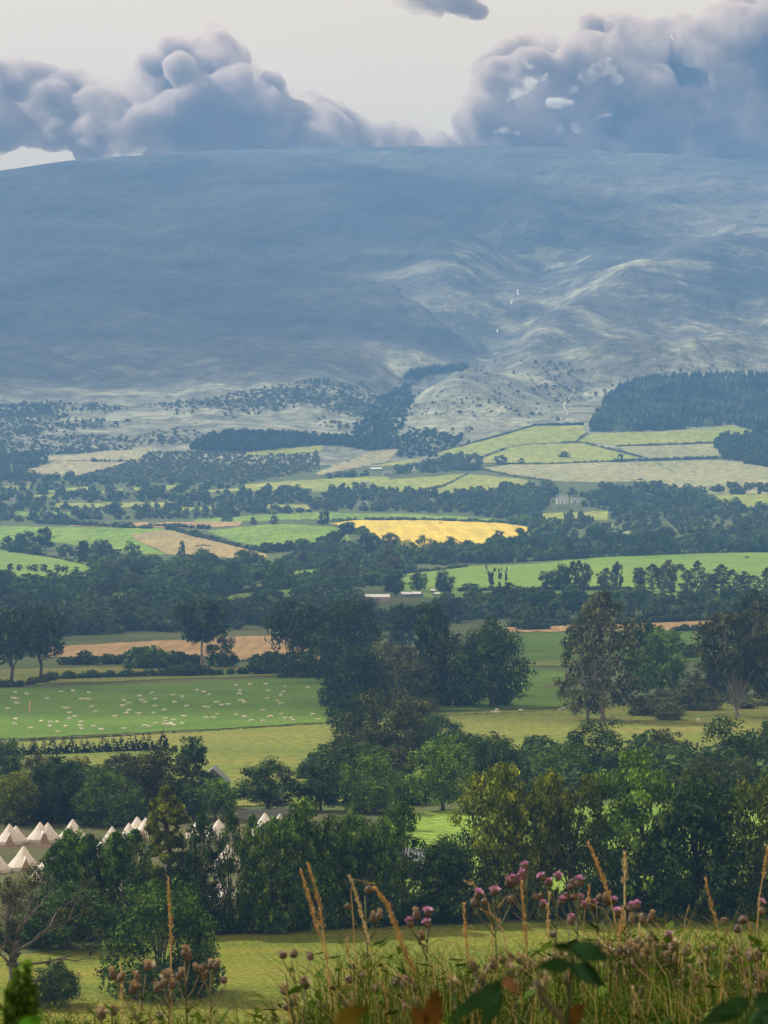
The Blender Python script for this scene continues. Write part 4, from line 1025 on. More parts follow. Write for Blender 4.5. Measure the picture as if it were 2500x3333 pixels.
mass('ravine_wood', scatter(PX([(1230,1300),(1330,1250),(1350,1300),(1310,1390),(1290,1440),(1240,1470),(1150,1460),(1150,1400)]), 420, 14, (4, 9), (0.9, 1.3)) + scatter(PX([(1250,1440),(1400,1400),(1560,1440),(1480,1490),(1300,1490)]), 160, 15, (4, 8), (.9, 1.3)), 'wood filling the mouth of the ravine', L_DARK, RM, 22, .32)
M_SPRUCE = mat_leaf('plantation_spruce', (0.034,0.062,0.036), (0.058,0.088,0.046), 0.05, 0.02, 0.0)
mass('conifer_plantation', scatter(CB([(885,272),(905,210),(945,150),(1000,90),(1080,62),(1180,42),(1400,28),(1760,32),(1760,296),(1640,282),(1500,242),(1250,266),(1060,272)]), 3400, 16, (9, 12.5), (.45, .62)), 'dark conifer plantation above the hill pastures', M_SPRUCE, RM, shape='cone')
mass('conifer_strip', scatter(CB([(85,45),(110,20),(200,6),(330,-8),(370,-8),(330,14),(200,24),(130,50)]), 380, 17, (8, 12), (.42, .55)), 'small dark conifer strip on the lower slope', M_SPRUCE, RM, shape='cone')
mass('dark_wood', scatter(CA([(820,352),(850,325),(900,300),(1000,285),(1200,290),(1400,300),(1680,330),(1680,352),(1400,330),(1230,345),(1050,362)]), 950, 18, (7, 11), (.6, .9)), 'dark belt of wood under the scrub slope', L_DARK, RM, 22, .32)
mass('dark_wood', scatter(CB([(1432,330),(1460,302),(1520,290),(1760,296),(1760,448),(1640,440),(1460,392)]), 420, 19, (8, 12), (.7, 1.0)), 'dark rounded wood at the right end of the hill pastures', L_DARK, RM, 26, .30)
FARP = (scatter(PX([(-40,1562),(150,1552),(420,1572),(800,1578),(1060,1560),(1080,1640),(1060,1690),(760,1690),(300,1695),(-40,1700)]), 640, 20, (4, 11), (.8, 1.3)) +
        scatter(PX([(1060,1600),(1300,1592),(1480,1620),(1700,1600),(1800,1600),(1800,1640),(1740,1690),(1650,1692),(1500,1672),(1300,1668),(1060,1665)]), 420, 21, (5, 12), (.8, 1.2)) +
        scatter(PX([(1720,1700),(1950,1690),(2250,1668),(2560,1640),(2560,1752),(2100,1768),(1900,1768),(1740,1740)]), 300, 22, (5, 12), (.8, 1.2)) +
        scatter(PX([(1060,1555),(1300,1530),(1420,1500),(1560,1470),(1570,1500),(1560,1530),(1300,1545),(1060,1565)]), 240, 23, (4, 9), (.8, 1.2)) +
        scatter(PX([(-40,1490),(150,1475),(180,1500),(120,1560),(-40,1570)]), 260, 24, (4, 10), (.8, 1.2)) +
        scatter(PX([(1480,1610),(1785,1592),(1800,1612),(1920,1612),(2000,1590),(2300,1602),(2420,1640),(2420,1684),(2000,1676),(1905,1650),(1785,1660),(1480,1662)]), 260, 26, (7, 14), (.8, 1.2)) +
        scatter(CB([(1400,528),(1500,510),(1760,508),(1760,545),(1480,545)]), 60, 25, (5, 9), (.8, 1.2), avoid=False))
mass('distant_trees', FARP, 'distant trees and thickets between the far fields', L_FARTREE, RM, 40, .24)

UND = []
for _p, _n, _s in ((PX([(-30,1800),(130,1792),(300,1815),(560,1835),(860,1838),(870,1900),(700,1965),(420,1965),(300,1885),(200,1862),(-30,1890)]), 420, 41), (PX([(-30,1905),(300,1900),(480,1975),(700,1975),(830,2010),(830,2045),(220,2072),(-30,2085)]), 420, 42),
     (PX([(870,1845),(1060,1785),(1180,1772),(1330,1812),(1500,1835),(1330,1862),(1270,1905),(1000,1942),(870,1925)]), 320, 43), (PX([(1330,1815),(1560,1785),(1740,1745),(1900,1772),(2100,1772),(2560,1752),(2560,1796),(2250,1802),(1950,1814),(1750,1828),(1480,1838)]), 420, 44),
     (PX([(1180,1950),(1430,1942),(1700,1946),(2560,1932),(2560,2005),(2100,2012),(1300,2035),(840,2050),(840,1960)]), 420, 45)):
    UND += scatter(_p, _n, _s, (4, 11), (.9, 1.4))
mass('woodland', UND, 'thick undergrowth and crowded tree tops of the valley woods', L_DARK, RM, 72, .185)
UND2 = scatter(PX([(-30,2560),(240,2570),(640,2590),(700,2660),(420,2680),(-30,2690)]), 60, 46, (3, 7), (1.0, 1.5), avoid=False) + scatter(PX([(980,2520),(1300,2480),(1700,2500),(2100,2480),(2560,2500),(2560,2640),(2000,2620),(1560,2600),(1300,2630),(990,2640)]), 110, 47, (3, 7.5), (1.0, 1.5), avoid=False) + scatter(PX([(1050,2240),(1300,2240),(1660,2250),(1640,2302),(1300,2312),(1080,2305)]), 60, 48, (4, 9), (1.0, 1.4), avoid=False)
mass('thicket', UND2, 'shadowy thicket between the round trees', L_DARK, RM, 300, .10)
mass('rush_scrub', scatter(PX([(2060,2215),(2200,2190),(2330,2170),(2560,2180),(2560,2300),(2300,2318),(2090,2330)]), 130, 49, (1.2, 4.0), (1.1, 1.9), avoid=False), 'grey-green rushes and willow scrub between the tall right trees', L_GREY, RM, 120, .13)

# --- hedges: each one a thing of its own
def hedge(pts, hpx, label, leaf=L_DARK, wfac=1.5, lod=1.0, seed=0, name='hedge', group='field hedges', ragged=0.5):
    R = np.random.default_rng(hash_s(label)+seed); V = []; Fs = []; N = 0
    for (x0, y0), (x1, y1) in zip(pts[:-1], pts[1:]):
        L = math.hypot(x1-x0, y1-y0); k = max(2, int(L/(hpx*0.55)))
        for i in range(k):
            t = (i+R.uniform(0, 1))/k; g = ground_at(x0+(x1-x0)*t, y0+(y1-y0)*t); h = hpx/F*g.y*R.uniform(1-ragged, 1+ragged*0.5)
            n = int(max(14, min(200, 5.5*hpx*lod)))
            v, f = leaf_faces(R, [[0, 0, .45]], [[.5, .5, .55]], n, 0.30 if n < 40 else 0.16, 0.6, 0.6)
            v = v*np.array([h*wfac, h*wfac, h])+np.array([g.x, g.y, g.z-0.1]); V.append(v); Fs.append(f+N); N += len(v)
    o = link(name, make_mesh(name, np.concatenate(V), np.concatenate(Fs), leaf))
    return tag(o, label, 'hedge', group)
HEDGES = [
 ([(1380,2996),(1800,2985),(2200,2968),(2620,2950)], 85, 'dark undergrowth hedge along the back of the near pasture on the right', L_DARK),
 ([(690,3040),(1000,3026),(1390,3004)], 70, 'dark undergrowth hedge along the back of the near pasture, middle', L_DARK),
 ([(-40,3075),(150,3066),(400,3050)], 40, 'shadowy hedge behind the gnarled tree', L_DARK),
 ([(160,2213),(330,2207),(520,2201)], 26, 'ragged hedge along the sheep pasture, left stretch', L_DARK), ([(520,2202),(640,2200),(840,2194)], 42, 'thick hedge along the sheep pasture under the pine', L_DARK), ([(840,2194),(960,2190),(1090,2184)], 28, 'ragged hedge along the sheep pasture, right stretch', L_DARK),
 ([(-40,2240),(80,2233),(170,2216)], 22, 'low bank hedge under the two tall round-headed trees', L_BROWN),
 ([(60,2412),(330,2399),(620,2385),(860,2370),(1110,2355)], 6, 'thin dark boundary between sheep pasture and cut meadow', L_BROWN), ([(1440,2332),(1650,2322),(1905,2308)], 5, 'thin dark boundary continuing right of the thicket', L_BROWN),
 ([(195,2164),(330,2162),(445,2160)], 42, 'dark hedge in front of the pinkish field', L_DARK), ([(440,2176),(565,2174)], 62, 'big rounded bushes left of the lone pine', L_MID), ([(560,2170),(660,2168)], 56, 'bushes around the foot of the lone pine', L_DARK), ([(815,2172),(920,2170)], 52, 'bush hedge under the open-branched tree', L_DARK), ([(760,2154),(840,2152)], 14, 'low dark hedge below the pinkish field', L_DARK),
 ([(1090,2050),(1230,2048),(1330,2055)], 26, 'dark hedge left of the right pinkish field', L_DARK), ([(1700,2050),(1770,2048)], 40, 'dark rounded bushes before the right pinkish field', L_DARK), ([(2200,2056),(2330,2052)], 22, 'hedge before the right end of the pinkish field', L_DARK), ([(1660,2042),(2080,2030),(2380,2016)], 24, 'dark hedge behind the right pinkish field', L_DARK),
 ([(1490,1926),(1760,1922),(2060,1920)], 14, 'straight hedge at the foot of the long green field', L_DARK), ([(1690,1829),(1950,1815),(2250,1803),(2560,1794)], 10, 'straight dark hedge along the top of the long green field', L_DARK), ([(1300,1870),(1420,1858),(1520,1846)], 12, 'hedge above the small white roofs', L_DARK),
 ([(850,1872),(960,1858),(1060,1848)], 22, 'hedge across the small green field', L_DARK), ([(690,1940),(800,1928),(960,1914)], 14, 'hedge above the narrow green field', L_DARK),
 ([(540,1722),(640,1748),(740,1772),(850,1800)], 19, 'diagonal hedge of round bushes beside the tan stubble', L_DARK), ([(120,1704),(300,1712),(490,1722)], 18, 'hedge along the top of the vivid green slope', L_DARK), ([(490,1712),(560,1716),(680,1722)], 16, 'bushy hedge by the thin strip of corn', L_DARK), ([(-30,1782),(140,1808),(290,1842)], 10, 'hedge falling across the left fields', L_DARK), ([(850,1800),(980,1790),(1080,1770),(1130,1735)], 30, 'thick hedge on the left of the golden field', L_DARK), ([(1120,1720),(1200,1750),(1260,1780),(1310,1806)], 26, 'rounded bushes along the lower left of the golden field', L_MID),
 ([(1080,1698),(1170,1693)], 11, 'short clipped hedge above the golden field, left of the gap', L_DARK), ([(1184,1692),(1400,1694),(1560,1698),(1660,1705)], 11, 'long clipped hedge along the top of the golden field', L_DARK), ([(1400,1800),(1480,1800),(1560,1792),(1640,1780),(1720,1765)], 34, 'bushy trees along the lower right of the golden field', L_MID), ([(1660,1706),(1760,1712),(1790,1730)], 30, 'bushes at the right end of the golden field', L_MID),
 (CB([(640,247),(740,244),(862,242)]), 7, 'hedge on the top edge of the upper hill pasture', L_DARK), (CB([(828,319),(858,296),(884,284)]), 8, 'short hedge at the hill field corner', L_DARK), (CB([(760,322),(850,320),(1000,357),(1114,385)]), 8, 'diagonal hedge across the hill pastures', L_DARK), (CB([(1010,336),(1200,331),(1432,321)]), 8, 'hedge between the right hill pastures', L_DARK),
 (CB([(420,414),(700,414),(1000,402)]), 8, 'long hedge under the middle hill pasture', L_DARK), (CB([(1000,402),(1160,398),(1460,388)]), 11, 'bushy hedge below the right hill pasture', L_DARK), (CB([(130,536),(255,511),(364,456)]), 8, 'diagonal hedge between the lower hill pastures', L_DARK), (CB([(405,432),(540,462),(700,486)]), 8, 'hedge along the lower edge of the pale hill pasture', L_DARK), (CB([(198,373),(330,336),(500,291),(640,250)]), 6, 'curving hedge on the left of the hill pastures', L_DARK), (CB([(1150,489),(1270,520)]), 8, 'short hedge stub above the oak belt', L_DARK), (CB([(422,386),(520,352)]), 8, 'short hedge in the middle hill pasture', L_DARK),
]
for pts, hp, lab, lm in HEDGES: hedge(pts, hp, lab, lm)
# ---------------------------------------------------------------- tents, fence, buildings, animals
def mat_canvas():
    m, nt, out = mat_nodes('tent_canvas')
    tc = nt.nodes.new('ShaderNodeTexCoord'); n = noise_node(nt, tc.outputs['Object'], 2.5, 4)
    r = ramp(nt, [(0.3, (0.74,0.69,0.66)), (0.7, (0.84,0.80,0.77))]); nt.links.new(n.outputs['Fac'], r.inputs[0])
    d = nt.nodes.new('ShaderNodeBsdfDiffuse'); t = nt.nodes.new('ShaderNodeBsdfTranslucent'); mx = nt.nodes.new('ShaderNodeMixShader'); mx.inputs[0].default_value = 0.35
    nt.links.new(r.outputs[0], d.inputs[0]); nt.links.new(r.outputs[0], t.inputs[0])
    nt.links.new(d.outputs[0], mx.inputs[1]); nt.links.new(t.outputs[0], mx.inputs[2]); nt.links.new(mx.outputs[0], out.inputs[0]); return m
M_CANVAS = mat_canvas()
M_FLAP = mat_plain('tent_door', (0.36,0.25,0.21), 0.9, 0.15, 2.0)
M_ROPE = mat_plain('rope', (0.5,0.46,0.40), 0.9)
M_POLE = mat_plain('wooden_pole', (0.30,0.22,0.15), 0.8)

def tent_proto():
    k = 12; R_, wh, ht = 2.0, 0.62, 3.0
    ang = [2*math.pi*(i+.5)/k for i in range(k)]
    mb = MB(); v = []; prof_ = [(R_*1.04, wh-0.10), (R_, wh+0.02), (R_*0.52, wh+(ht-wh)*0.455), (R_*0.05, ht)]
    for q, (rr, z) in enumerate(prof_):
        for i, a in enumerate(ang):
            sag = 1.0 if i % 2 == 0 else (0.965 if q in (1, 2) else 1.0)
            v.append((math.cos(a)*rr*sag, math.sin(a)*rr*sag, z))
    f = [(q*k+i, q*k+(i+1) % k, (q+1)*k+(i+1) % k, (q+1)*k+i) for q in range(3) for i in range(k)] + [tuple(3*k+i for i in range(k))]
    mb.add(v, f); roof = mb.mesh('roof', M_CANVAS)
    mb = MB(); v = [(math.cos(a)*R_*.985, math.sin(a)*R_*.985, z) for z in (0, wh) for a in ang]
    mb.add(v, [(i, (i+1) % k, k+(i+1) % k, k+i) for i in range(k)]); wall = mb.mesh('wall', M_CANVAS)
    # the A-shaped porch of the door stands out towards the viewer
    mb = MB(); mb.add([(-.78, -2.06, 0), (.78, -2.06, 0), (0, -2.02, 1.75), (-.78, -1.7, 0), (.78, -1.7, 0), (0, -0.75, 1.95)], [(0, 2, 5, 3), (1, 4, 5, 2)]); porch = mb.mesh('porch', M_CANVAS)
    mb = MB(); mb.add([(-.70, -2.03, 0.02), (-.02, -2.03, 0.02), (-.02, -2.0, 1.60), (.02, -2.03, 0.02), (.70, -2.03, 0.02), (.02, -2.0, 1.60)], [(0, 1, 2), (3, 4, 5)]); flap = mb.mesh('door_flap', M_FLAP)
    mb = MB(); mb.tube([(0, 0, 0), (0, 0, ht+.10)], .035, 6); pole = mb.mesh('pole', M_POLE)
    ropes = []
    for i in range(0, k, 2):
        a = ang[i]; mb = MB(); mb.tube([(math.cos(a)*R_, math.sin(a)*R_, wh), (math.cos(a)*R_*1.55, math.sin(a)*R_*1.55, 0)], .012, 4); ropes.append(mb.mesh('guy_rope', M_ROPE))
    return roof, wall, porch, flap, pole, ropes
TP = tent_proto()
TENTS = [(31, 2750, 2683, 'leftmost tent of the far row'), (52, 2746, 2689, 'tent tucked behind the leftmost one'), (131, 2742, 2677, 'tent left of the pair at the dark tree'), (156, 2742, 2679, 'tent half hidden behind its pair partner'),
 (77, 2834, 2755, 'tent alone in front of the far row'), (-12, 2842, 2772, 'tent cut by the left picture edge'), (237, 2738, 2668, 'tent with only its tip above the leaves'), (447, 2734, 2660, 'tallest of the three peaks left of the pinnacle tree'), (475, 2736, 2663, 'right one of the three peaks by the pinnacle tree'), (420, 2740, 2680, 'lowest of the three peaks left of the pinnacle tree'),
 (148, 2868, 2793, 'tent in the near row behind the airy tree'), (197, 2830, 2752, 'tent glimpsed between two airy trees'), (300, 2822, 2745, 'tent glimpsed through leaves in the middle of the camp'), (385, 2916, 2838, 'near tent glimpsed above the round oak'), (255, 2900, 2825, 'near tent glimpsed left of the round oak'),
 (655, 2730, 2654, 'broad tent peak right of the pinnacle tree'), (712, 2736, 2668, 'tent peak behind the slender poplars'), (862, 2720, 2647, 'tent in front of the board fence'), (912, 2718, 2650, 'tent at the right end of the board fence'), (742, 2830, 2752, 'tent seen between the poplar stems'), (722, 2945, 2862, 'near tent low between the poplar stems'), (835, 2925, 2850, 'near tent right of the poplar stems'), (365, 2768, 2692, 'tent behind the left foot of the pinnacle tree')]
for i, (px, b, t, lab) in enumerate(TENTS):
    g = ground_at(px, b); h = (b-t)/F*g.y/3.0
    o = empty('bell_tent', (g.x, g.y, g.z+.06), math.radians([8, -14, 22, -6, 15][i % 5]), h)
    tag(o, 'pale pink canvas bell tent, ' + lab, 'tent', 'bell tents of the camp')
    rf = link('roof', TP[0], o); link('wall', TP[1], o); pc = link('porch', TP[2], o); link('door_flap', TP[3], pc); link('pole', TP[4], o)
    for rp in TP[5]: link('guy_rope', rp, o)

# grey board fence behind the tents
M_BOARD = mat_plain('weathered_board', (0.22,0.23,0.26), 0.9, 0.25, 1.5)
a = ground_at(775, 2668); b_ = ground_at(965, 2664)
L = (b_-a).length; o = empty('board_fence', a, math.atan2(b_.y-a.y, b_.x-a.x))
tag(o, 'weathered grey fence of upright boards behind the tents', 'fence')
mb = MB(); mb.box(0, .16, -.012, .012, 0, 1.55); bd = mb.mesh('board', M_BOARD)
nb = int(L/0.19)
for i in range(nb):
    q = link('board', bd, o, (i*0.19, 0, random.uniform(-.03, .03))); q.rotation_euler = (0, random.uniform(-.012, .012), 0)
mb = MB(); mb.box(0, L, .014, .06, .35, .45); mb.build('rail', M_BOARD, o); mb = MB(); mb.box(0, L, .014, .06, 1.15, 1.25); mb.build('rail', M_BOARD, o)
for i in range(0, nb, 10):
    mb = MB(); mb.box(-.05, .05, .062, .16, -.2, 1.5); mb.build('post', M_BOARD, o, (i*.19, 0, 0))

# buildings
M_WHITE = mat_plain('white_render', (0.88,0.87,0.84), 0.85, 0.04, 0.6)
M_PINKW = mat_plain('pink_render', (0.42,0.33,0.31), 0.85, 0.12, 0.6)
M_SLATE = mat_plain('slate_roof', (0.16,0.17,0.19), 0.7, 0.2, 1.0)
M_TIN = mat_plain('pale_tin_roof', (0.72,0.73,0.74), 0.45, 0.08, 1.0)
M_STONE = mat_plain('grey_stone', (0.30,0.27,0.24), 0.9, 0.25, 1.2)
M_GREYB = mat_plain('grey_sheet', (0.13,0.145,0.17), 0.6, 0.12, 1.0)
M_GLASS = mat_plain('window_glass', (0.03,0.035,0.045), 0.15, 0.1)
M_DOOR = mat_plain('door_paint', (0.08,0.07,0.07), 0.6)
def building(name, px, base, w, d, wall_h, roof_h, label, wall=M_WHITE, roof=M_SLATE, rot=0.0, windows=0, storeys=1, chimney=0, door=True, hip=False, gable_front=False, cat='house', group=None, lift=0.0):
    g = ground_at(px, base); o = empty(name, (g.x, g.y, g.z-.3+lift), rot); tag(o, label, cat, group)
    mb = MB()
    if gable_front: mb.prism([(-w/2, 0), (w/2, 0), (w/2, wall_h), (0, wall_h+roof_h), (-w/2, wall_h)], 0, d)
    else:
        mb.box(-w/2, w/2, 0, d, 0, wall_h)
        if not hip: mb.add([(-w/2, 0, wall_h), (-w/2, d, wall_h), (-w/2, d/2, wall_h+roof_h), (w/2, 0, wall_h), (w/2, d, wall_h), (w/2, d/2, wall_h+roof_h)], [(0, 2, 1), (3, 4, 5)])
    mb.build('wall', wall, o)
    mb = MB(); e = .25; t = .14
    if gable_front:
        s = roof_h/(w/2)
        mb.prism([(-w/2-e, wall_h-e*s+.02), (0, wall_h+roof_h+.02), (w/2+e, wall_h-e*s+.02), (w/2+e, wall_h-e*s+t), (0, wall_h+roof_h+t+.05), (-w/2-e, wall_h-e*s+t)], -e, d+e)
    else:
        i = (w*.28 if hip else -e)
        v = [(-w/2-e, -e, wall_h+.01), (w/2+e, -e, wall_h+.01), (w/2+e, d+e, wall_h+.01), (-w/2-e, d+e, wall_h+.01), (-w/2+i, d/2, wall_h+roof_h+.05), (w/2-i, d/2, wall_h+roof_h+.05)]
        v2 = [(x, y, z+t) for x, y, z in v]
        mb.add(v+v2, [(0, 4, 5, 1), (2, 5, 4, 3), (6, 7, 11, 10), (8, 9, 10, 11), (0, 1, 7, 6), (2, 3, 9, 8)] + [(0, 6, 10, 4), (3, 4, 10, 9), (1, 5, 11, 7), (2, 8, 11, 5)])
    rf = mb.build('roof', roof, o)
    for c in range(chimney):
        mb = MB(); x = (-w/2+.5, w/2-.5)[c % 2]; mb.box(x-.4, x+.4, d/2-.4, d/2+.4, wall_h+roof_h-.6, wall_h+roof_h+1.0); mb.build('chimney', wall, rf)
    for st in range(storeys):
        for i in range(windows):
            x = -w/2+w*(i+.5)/windows
            if door and st == 0 and i == windows//2: continue
            z = 0.9+st*2.7; ww = min(.55, w/windows*.3)
            mb = MB(); mb.box(x-ww, x+ww, -.05, .02, z, z+1.35); wi = mb.build('window', M_WHITE if wall is not M_WHITE else M_STONE, o)
            mb = MB(); mb.box(x-ww+.09, x+ww-.09, -.07, -.052, z+.09, z+1.26); mb.build('pane', M_GLASS, wi)
    if door:
        mb = MB(); mb.box(-.55, .55, -.05, .02, 0.1, 2.2); mb.build('door', M_DOOR, o)
    return o
building('country_house', 1831, 1642, 12.0, 8.5, 6.6, 2.2, 'big white two-storey house with slate roof among the oaks', hip=True, windows=3, storeys=2, chimney=2, lift=0.5)
building('house_wing', 1874, 1637, 9.0, 6.0, 3.4, 1.6, 'low white wing right of the big white house', windows=4, storeys=1, chimney=1)
building('garden_house', 1791, 1634, 3.2, 3.0, 2.6, 1.2, 'small white garden house left of the big white house', windows=1, door=False)
g0 = ground_at(1812, 1656); o = empty('terrace_wall', (g0.x, g0.y, g0.z-.3)); tag(o, 'brown stone terrace wall below the big white house', 'wall')
for k in range(9):
    for j in range(3):
        mb = MB(); w_ = 1.35; x0 = k*1.4+(0.6 if j % 2 else 0); mb.box(x0, x0+w_, random.uniform(-.05, .03), .5, j*.95, j*.95+.9); mb.build('stone_block', M_STONE, o)
building('farmhouse', 1186, 1583, 9.0, 6.5, 3.0, 2.6, 'white gabled farmhouse in the hill pasture', windows=3, chimney=2, rot=-.25)
building('barn', 1224, 1532, 13.0, 8.0, 2.4, 1.6, 'long barn with a pale tin roof below the dark wood', wall=M_STONE, roof=M_TIN, windows=0)
building('barn', 1262, 1548, 11.0, 8.0, 3.4, 2.0, 'pinkish barn right of the long tin-roofed one', wall=M_PINKW, roof=M_SLATE, windows=2, rot=.15)
building('cottage', 1190, 1641, 5.0, 5.0, 2.5, 1.7, 'little white cottage in the far trees left of the golden field', windows=2, gable_front=True)
building('cottage', 1162, 1643, 3.4, 4.0, 2.2, 1.0, 'tiny white outbuilding beside the little cottage', windows=1, door=False)
building('cottage', 40, 1632, 5.0, 5.0, 2.5, 1.6, 'little white cottage at the left edge of the far fields', windows=2)
c_ = building('chapel', 1348, 1538, 6.0, 7.0, 3.0, 1.2, 'small white chapel with a pointed spire in the foothills', windows=4, door=False, gable_front=True, cat='chapel')
mb = MB(); mb.box(-1.2, 1.2, .4, 2.8, 3.2, 5.2); tw = mb.build('tower', M_WHITE, c_); mb = MB(); mb.add([(-1.4, .2, 5.21), (1.4, .2, 5.21), (1.4, 3.0, 5.21), (-1.4, 3.0, 5.21), (0, 1.6, 9.6)], [(0, 1, 4), (1, 2, 4), (2, 3, 4), (3, 0, 4), (3, 2, 1, 0)]); mb.build('spire', M_TIN, tw)
building('farm_shed', 1229, 1957, 13.6, 9.0, 2.6, 1.5, 'long farm shed with pale roof and pinkish wall', wall=M_PINKW, roof=M_TIN, windows=0, door=True, cat='shed')
building('farm_shed', 1325, 1944, 5.6, 6.0, 2.0, 1.2, 'left one of two white-roofed sheds forming a shallow V', wall=M_GREYB, roof=M_TIN, rot=.35, cat='shed', door=False)
building('farm_shed', 1353, 1943, 5.6, 6.0, 2.0, 1.2, 'right one of two white-roofed sheds forming a shallow V', wall=M_GREYB, roof=M_TIN, rot=-.3, cat='shed', door=False)
building('farm_shed', 1411, 1930, 3.0, 4.0, 1.6, .9, 'smallest white-roofed shed under the rounded tree', wall=M_GREYB, roof=M_TIN, cat='shed', door=False)
building('farm_shed', 1425, 1941, 3.2, 4.0, 1.6, .9, 'small white-roofed shed lowest on the right of the farm', wall=M_GREYB, roof=M_TIN, rot=.4, cat='shed', door=False)
building('barn', 692, 2596, 5.0, 7.0, 3.0, 2.2, 'grey gabled barn roof showing above the round trees', wall=M_GREYB, roof=M_GREYB, gable_front=True, windows=0)
building('barn', 1290, 2862, 9.0, 7.0, 2.2, 1.6, 'grey-roofed shed half hidden behind the many-stemmed tree', wall=M_GREYB, roof=M_GREYB, windows=0, rot=.1, cat='shed')

# sheep
M_WOOL = mat_plain('sheep_wool', (0.72,0.68,0.58), 0.95, 0.12, 6.0)
M_COW = mat_plain('dark_cow_hide', (0.025,0.022,0.020), 0.7, 0.2, 2.0)
def beast(name, mat, graze, L, H, legr, seed):
    S = []
    for i in range(7):
        t = i/6; S.append((-L*.36+L*.62*t, 0, H*.62+.02*H*math.sin(t*3), L*.16, H*.21, H*(.21+.03*math.sin(t*3.1))))
    for sx in (-.30, .20):
        for sy in (-1, 1):
            for q in range(6): S.append((sx*L, sy*H*.11, H*(.04+.09*q), legr*(1+q*.14), legr*(1+q*.14), legr*1.3))
    hx, hz = (L*.46, H*.34) if graze else (L*.46, H*.92)
    for q in range(4):
        t = q/3; S.append((L*.26+(hx-L*.26)*t, 0, H*.70+(hz-H*.70)*t, L*.085*(1-.2*t), H*.10*(1-.2*t), H*.10*(1-.2*t)))
    S.append((hx+L*.05, 0, hz-H*.05, L*.10, H*.07, H*.07)); S.append((hx-L*.02, H*.10, hz+H*.04, L*.035, H*.06, H*.03)); S.append((hx-L*.02, -H*.10, hz+H*.04, L*.035, H*.06, H*.03))
    S.append((-L*.43, 0, H*.60, L*.035, H*.035, H*.12))
    me = blob_mesh(name, S, H*.032, mat)
    dm = bpy.data.objects.new('t', me); COL.objects.link(dm); md = dm.modifiers.new('d', 'DECIMATE'); md.ratio = 0.22
    dg = bpy.context.evaluated_depsgraph_get(); out = bpy.data.meshes.new_from_object(dm.evaluated_get(dg), depsgraph=dg); bpy.data.objects.remove(dm); bpy.data.meshes.remove(me)
    out.name = name; return out
SHEEP = [beast('sheep', M_WOOL, True, 1.25, .78, .045, 1), beast('sheep', M_WOOL, False, 1.25, .78, .045, 2)]
C3 = crop(0, 1700, .7535); C5 = crop(0, 2250, .7535); C6 = crop(1250, 2250, .7535)
SP = C3([(65,740),(115,748),(57,766),(71,768),(68,786),(78,786),(34,814),(265,737),(316,734),(205,768),(350,770),(372,770),(385,772),(384,742),(275,808),(291,808),(299,830),(325,846),(398,803),(413,824),(68,856),(497,846),(537,777),(530,800),(546,832),(556,820),(557,787),(612,775),(628,783),(600,834),(657,742),(602,756),(671,770),(664,830),(670,800),(748,752),(754,784),(787,760),(806,800),(852,730),(880,740),(904,751),(882,803),(900,806),(710,817),(793,845),(940,835),(935,784),(958,797),(985,793),(1021,709),(1035,732),(1035,747),(1040,776),(1053,778),(1057,785),(1078,706),(1021,838),(1057,849),(1148,705),(1160,733),(1155,767),(1232,715),(1226,737),(1213,752),(1198,777),(1214,790),(1136,817),(1165,846),(1217,834),(1330,720),(1352,836),(1395,778)])
SP += C5([(63,150),(69,128),(134,168),(177,138),(218,143),(215,158),(248,140),(251,183),(284,160),(302,126),(350,140),(347,158),(352,170),(405,158),(438,174),(536,169),(624,156),(645,159),(673,146),(710,150),(728,152),(740,148),(752,155),(714,125),(715,138),(751,133),(788,147),(795,115),(892,122),(922,122),(1086,135),(1136,136),(1170,117),(1230,124),(1258,123),(1268,133),(1377,129),(1427,129)])
bands = [(0, 2262, 'in the farthest row of the sheep pasture'), (2262, 2288, 'in the second far band of the sheep pasture'), (2288, 2315, 'in the middle band of the sheep pasture'), (2315, 2342, 'in the near middle band of the sheep pasture'), (2342, 2362, 'in the near band of the sheep pasture'), (2362, 2500, 'in the nearest row by the pasture boundary')]
def sheep(px, py, lab, i):
    g = ground_at(px, py+2); s = random.uniform(.92, 1.15)
    o = link('sheep', SHEEP[i % 3 == 0], None, (g.x, g.y, g.z+.12)); o.scale = (s*1.0, s*1.0, s*1.08); o.rotation_euler = (0, 0, random.choice([0, math.pi])+random.uniform(-.7, .7))
    tag(o, lab, 'sheep', 'sheep grazing in the pasture')
for lo, hi, ph in bands:
    for i, (x, y) in enumerate(sorted(p for p in SP if lo <= p[1] < hi)): sheep(x, y, 'white sheep %s, %s from the left' % (ph, ordinal(i)), i)
for i, (x, y) in enumerate(sorted(C6([(475,98),(488,88),(492,98),(592,90),(757,86),(775,80),(808,82),(1357,128)]))): sheep(x, y, 'white sheep right of the central thicket, %s from the left' % ordinal(i), i)
# cattle
COWS = [beast('cow', M_COW, True, 2.3, 1.4, .09, 3), beast('cow', M_COW, False, 2.3, 1.4, .09, 4)]
for i, (x, y, lab) in enumerate([(641,1781,'dark cow at the left of the small herd on the tan stubble'),(652,1780,'dark cow second from the left of the herd on the tan stubble'),(661,1778,'dark cow third from the left of the herd on the tan stubble'),(669,1779,'dark cow fourth from the left of the herd on the tan stubble'),(680,1781,'dark cow at the right of the small herd on the tan stubble'),(2431,1820,'dark cow alone high on the long green field at the right'),(1433,1706,'dark cow at the top edge of the golden field')]):
    g = ground_at(x, y); o = link('cow', COWS[i % 2], None, (g.x, g.y, g.z+.25)); o.rotation_euler = (0, 0, random.uniform(-.6, .6)+(math.pi if i % 2 else 0))
    s_ = 1.6 if i == 5 else 1.15; o.scale = (s_,)*3
    tag(o, lab, 'cow', 'cattle on the far fields')
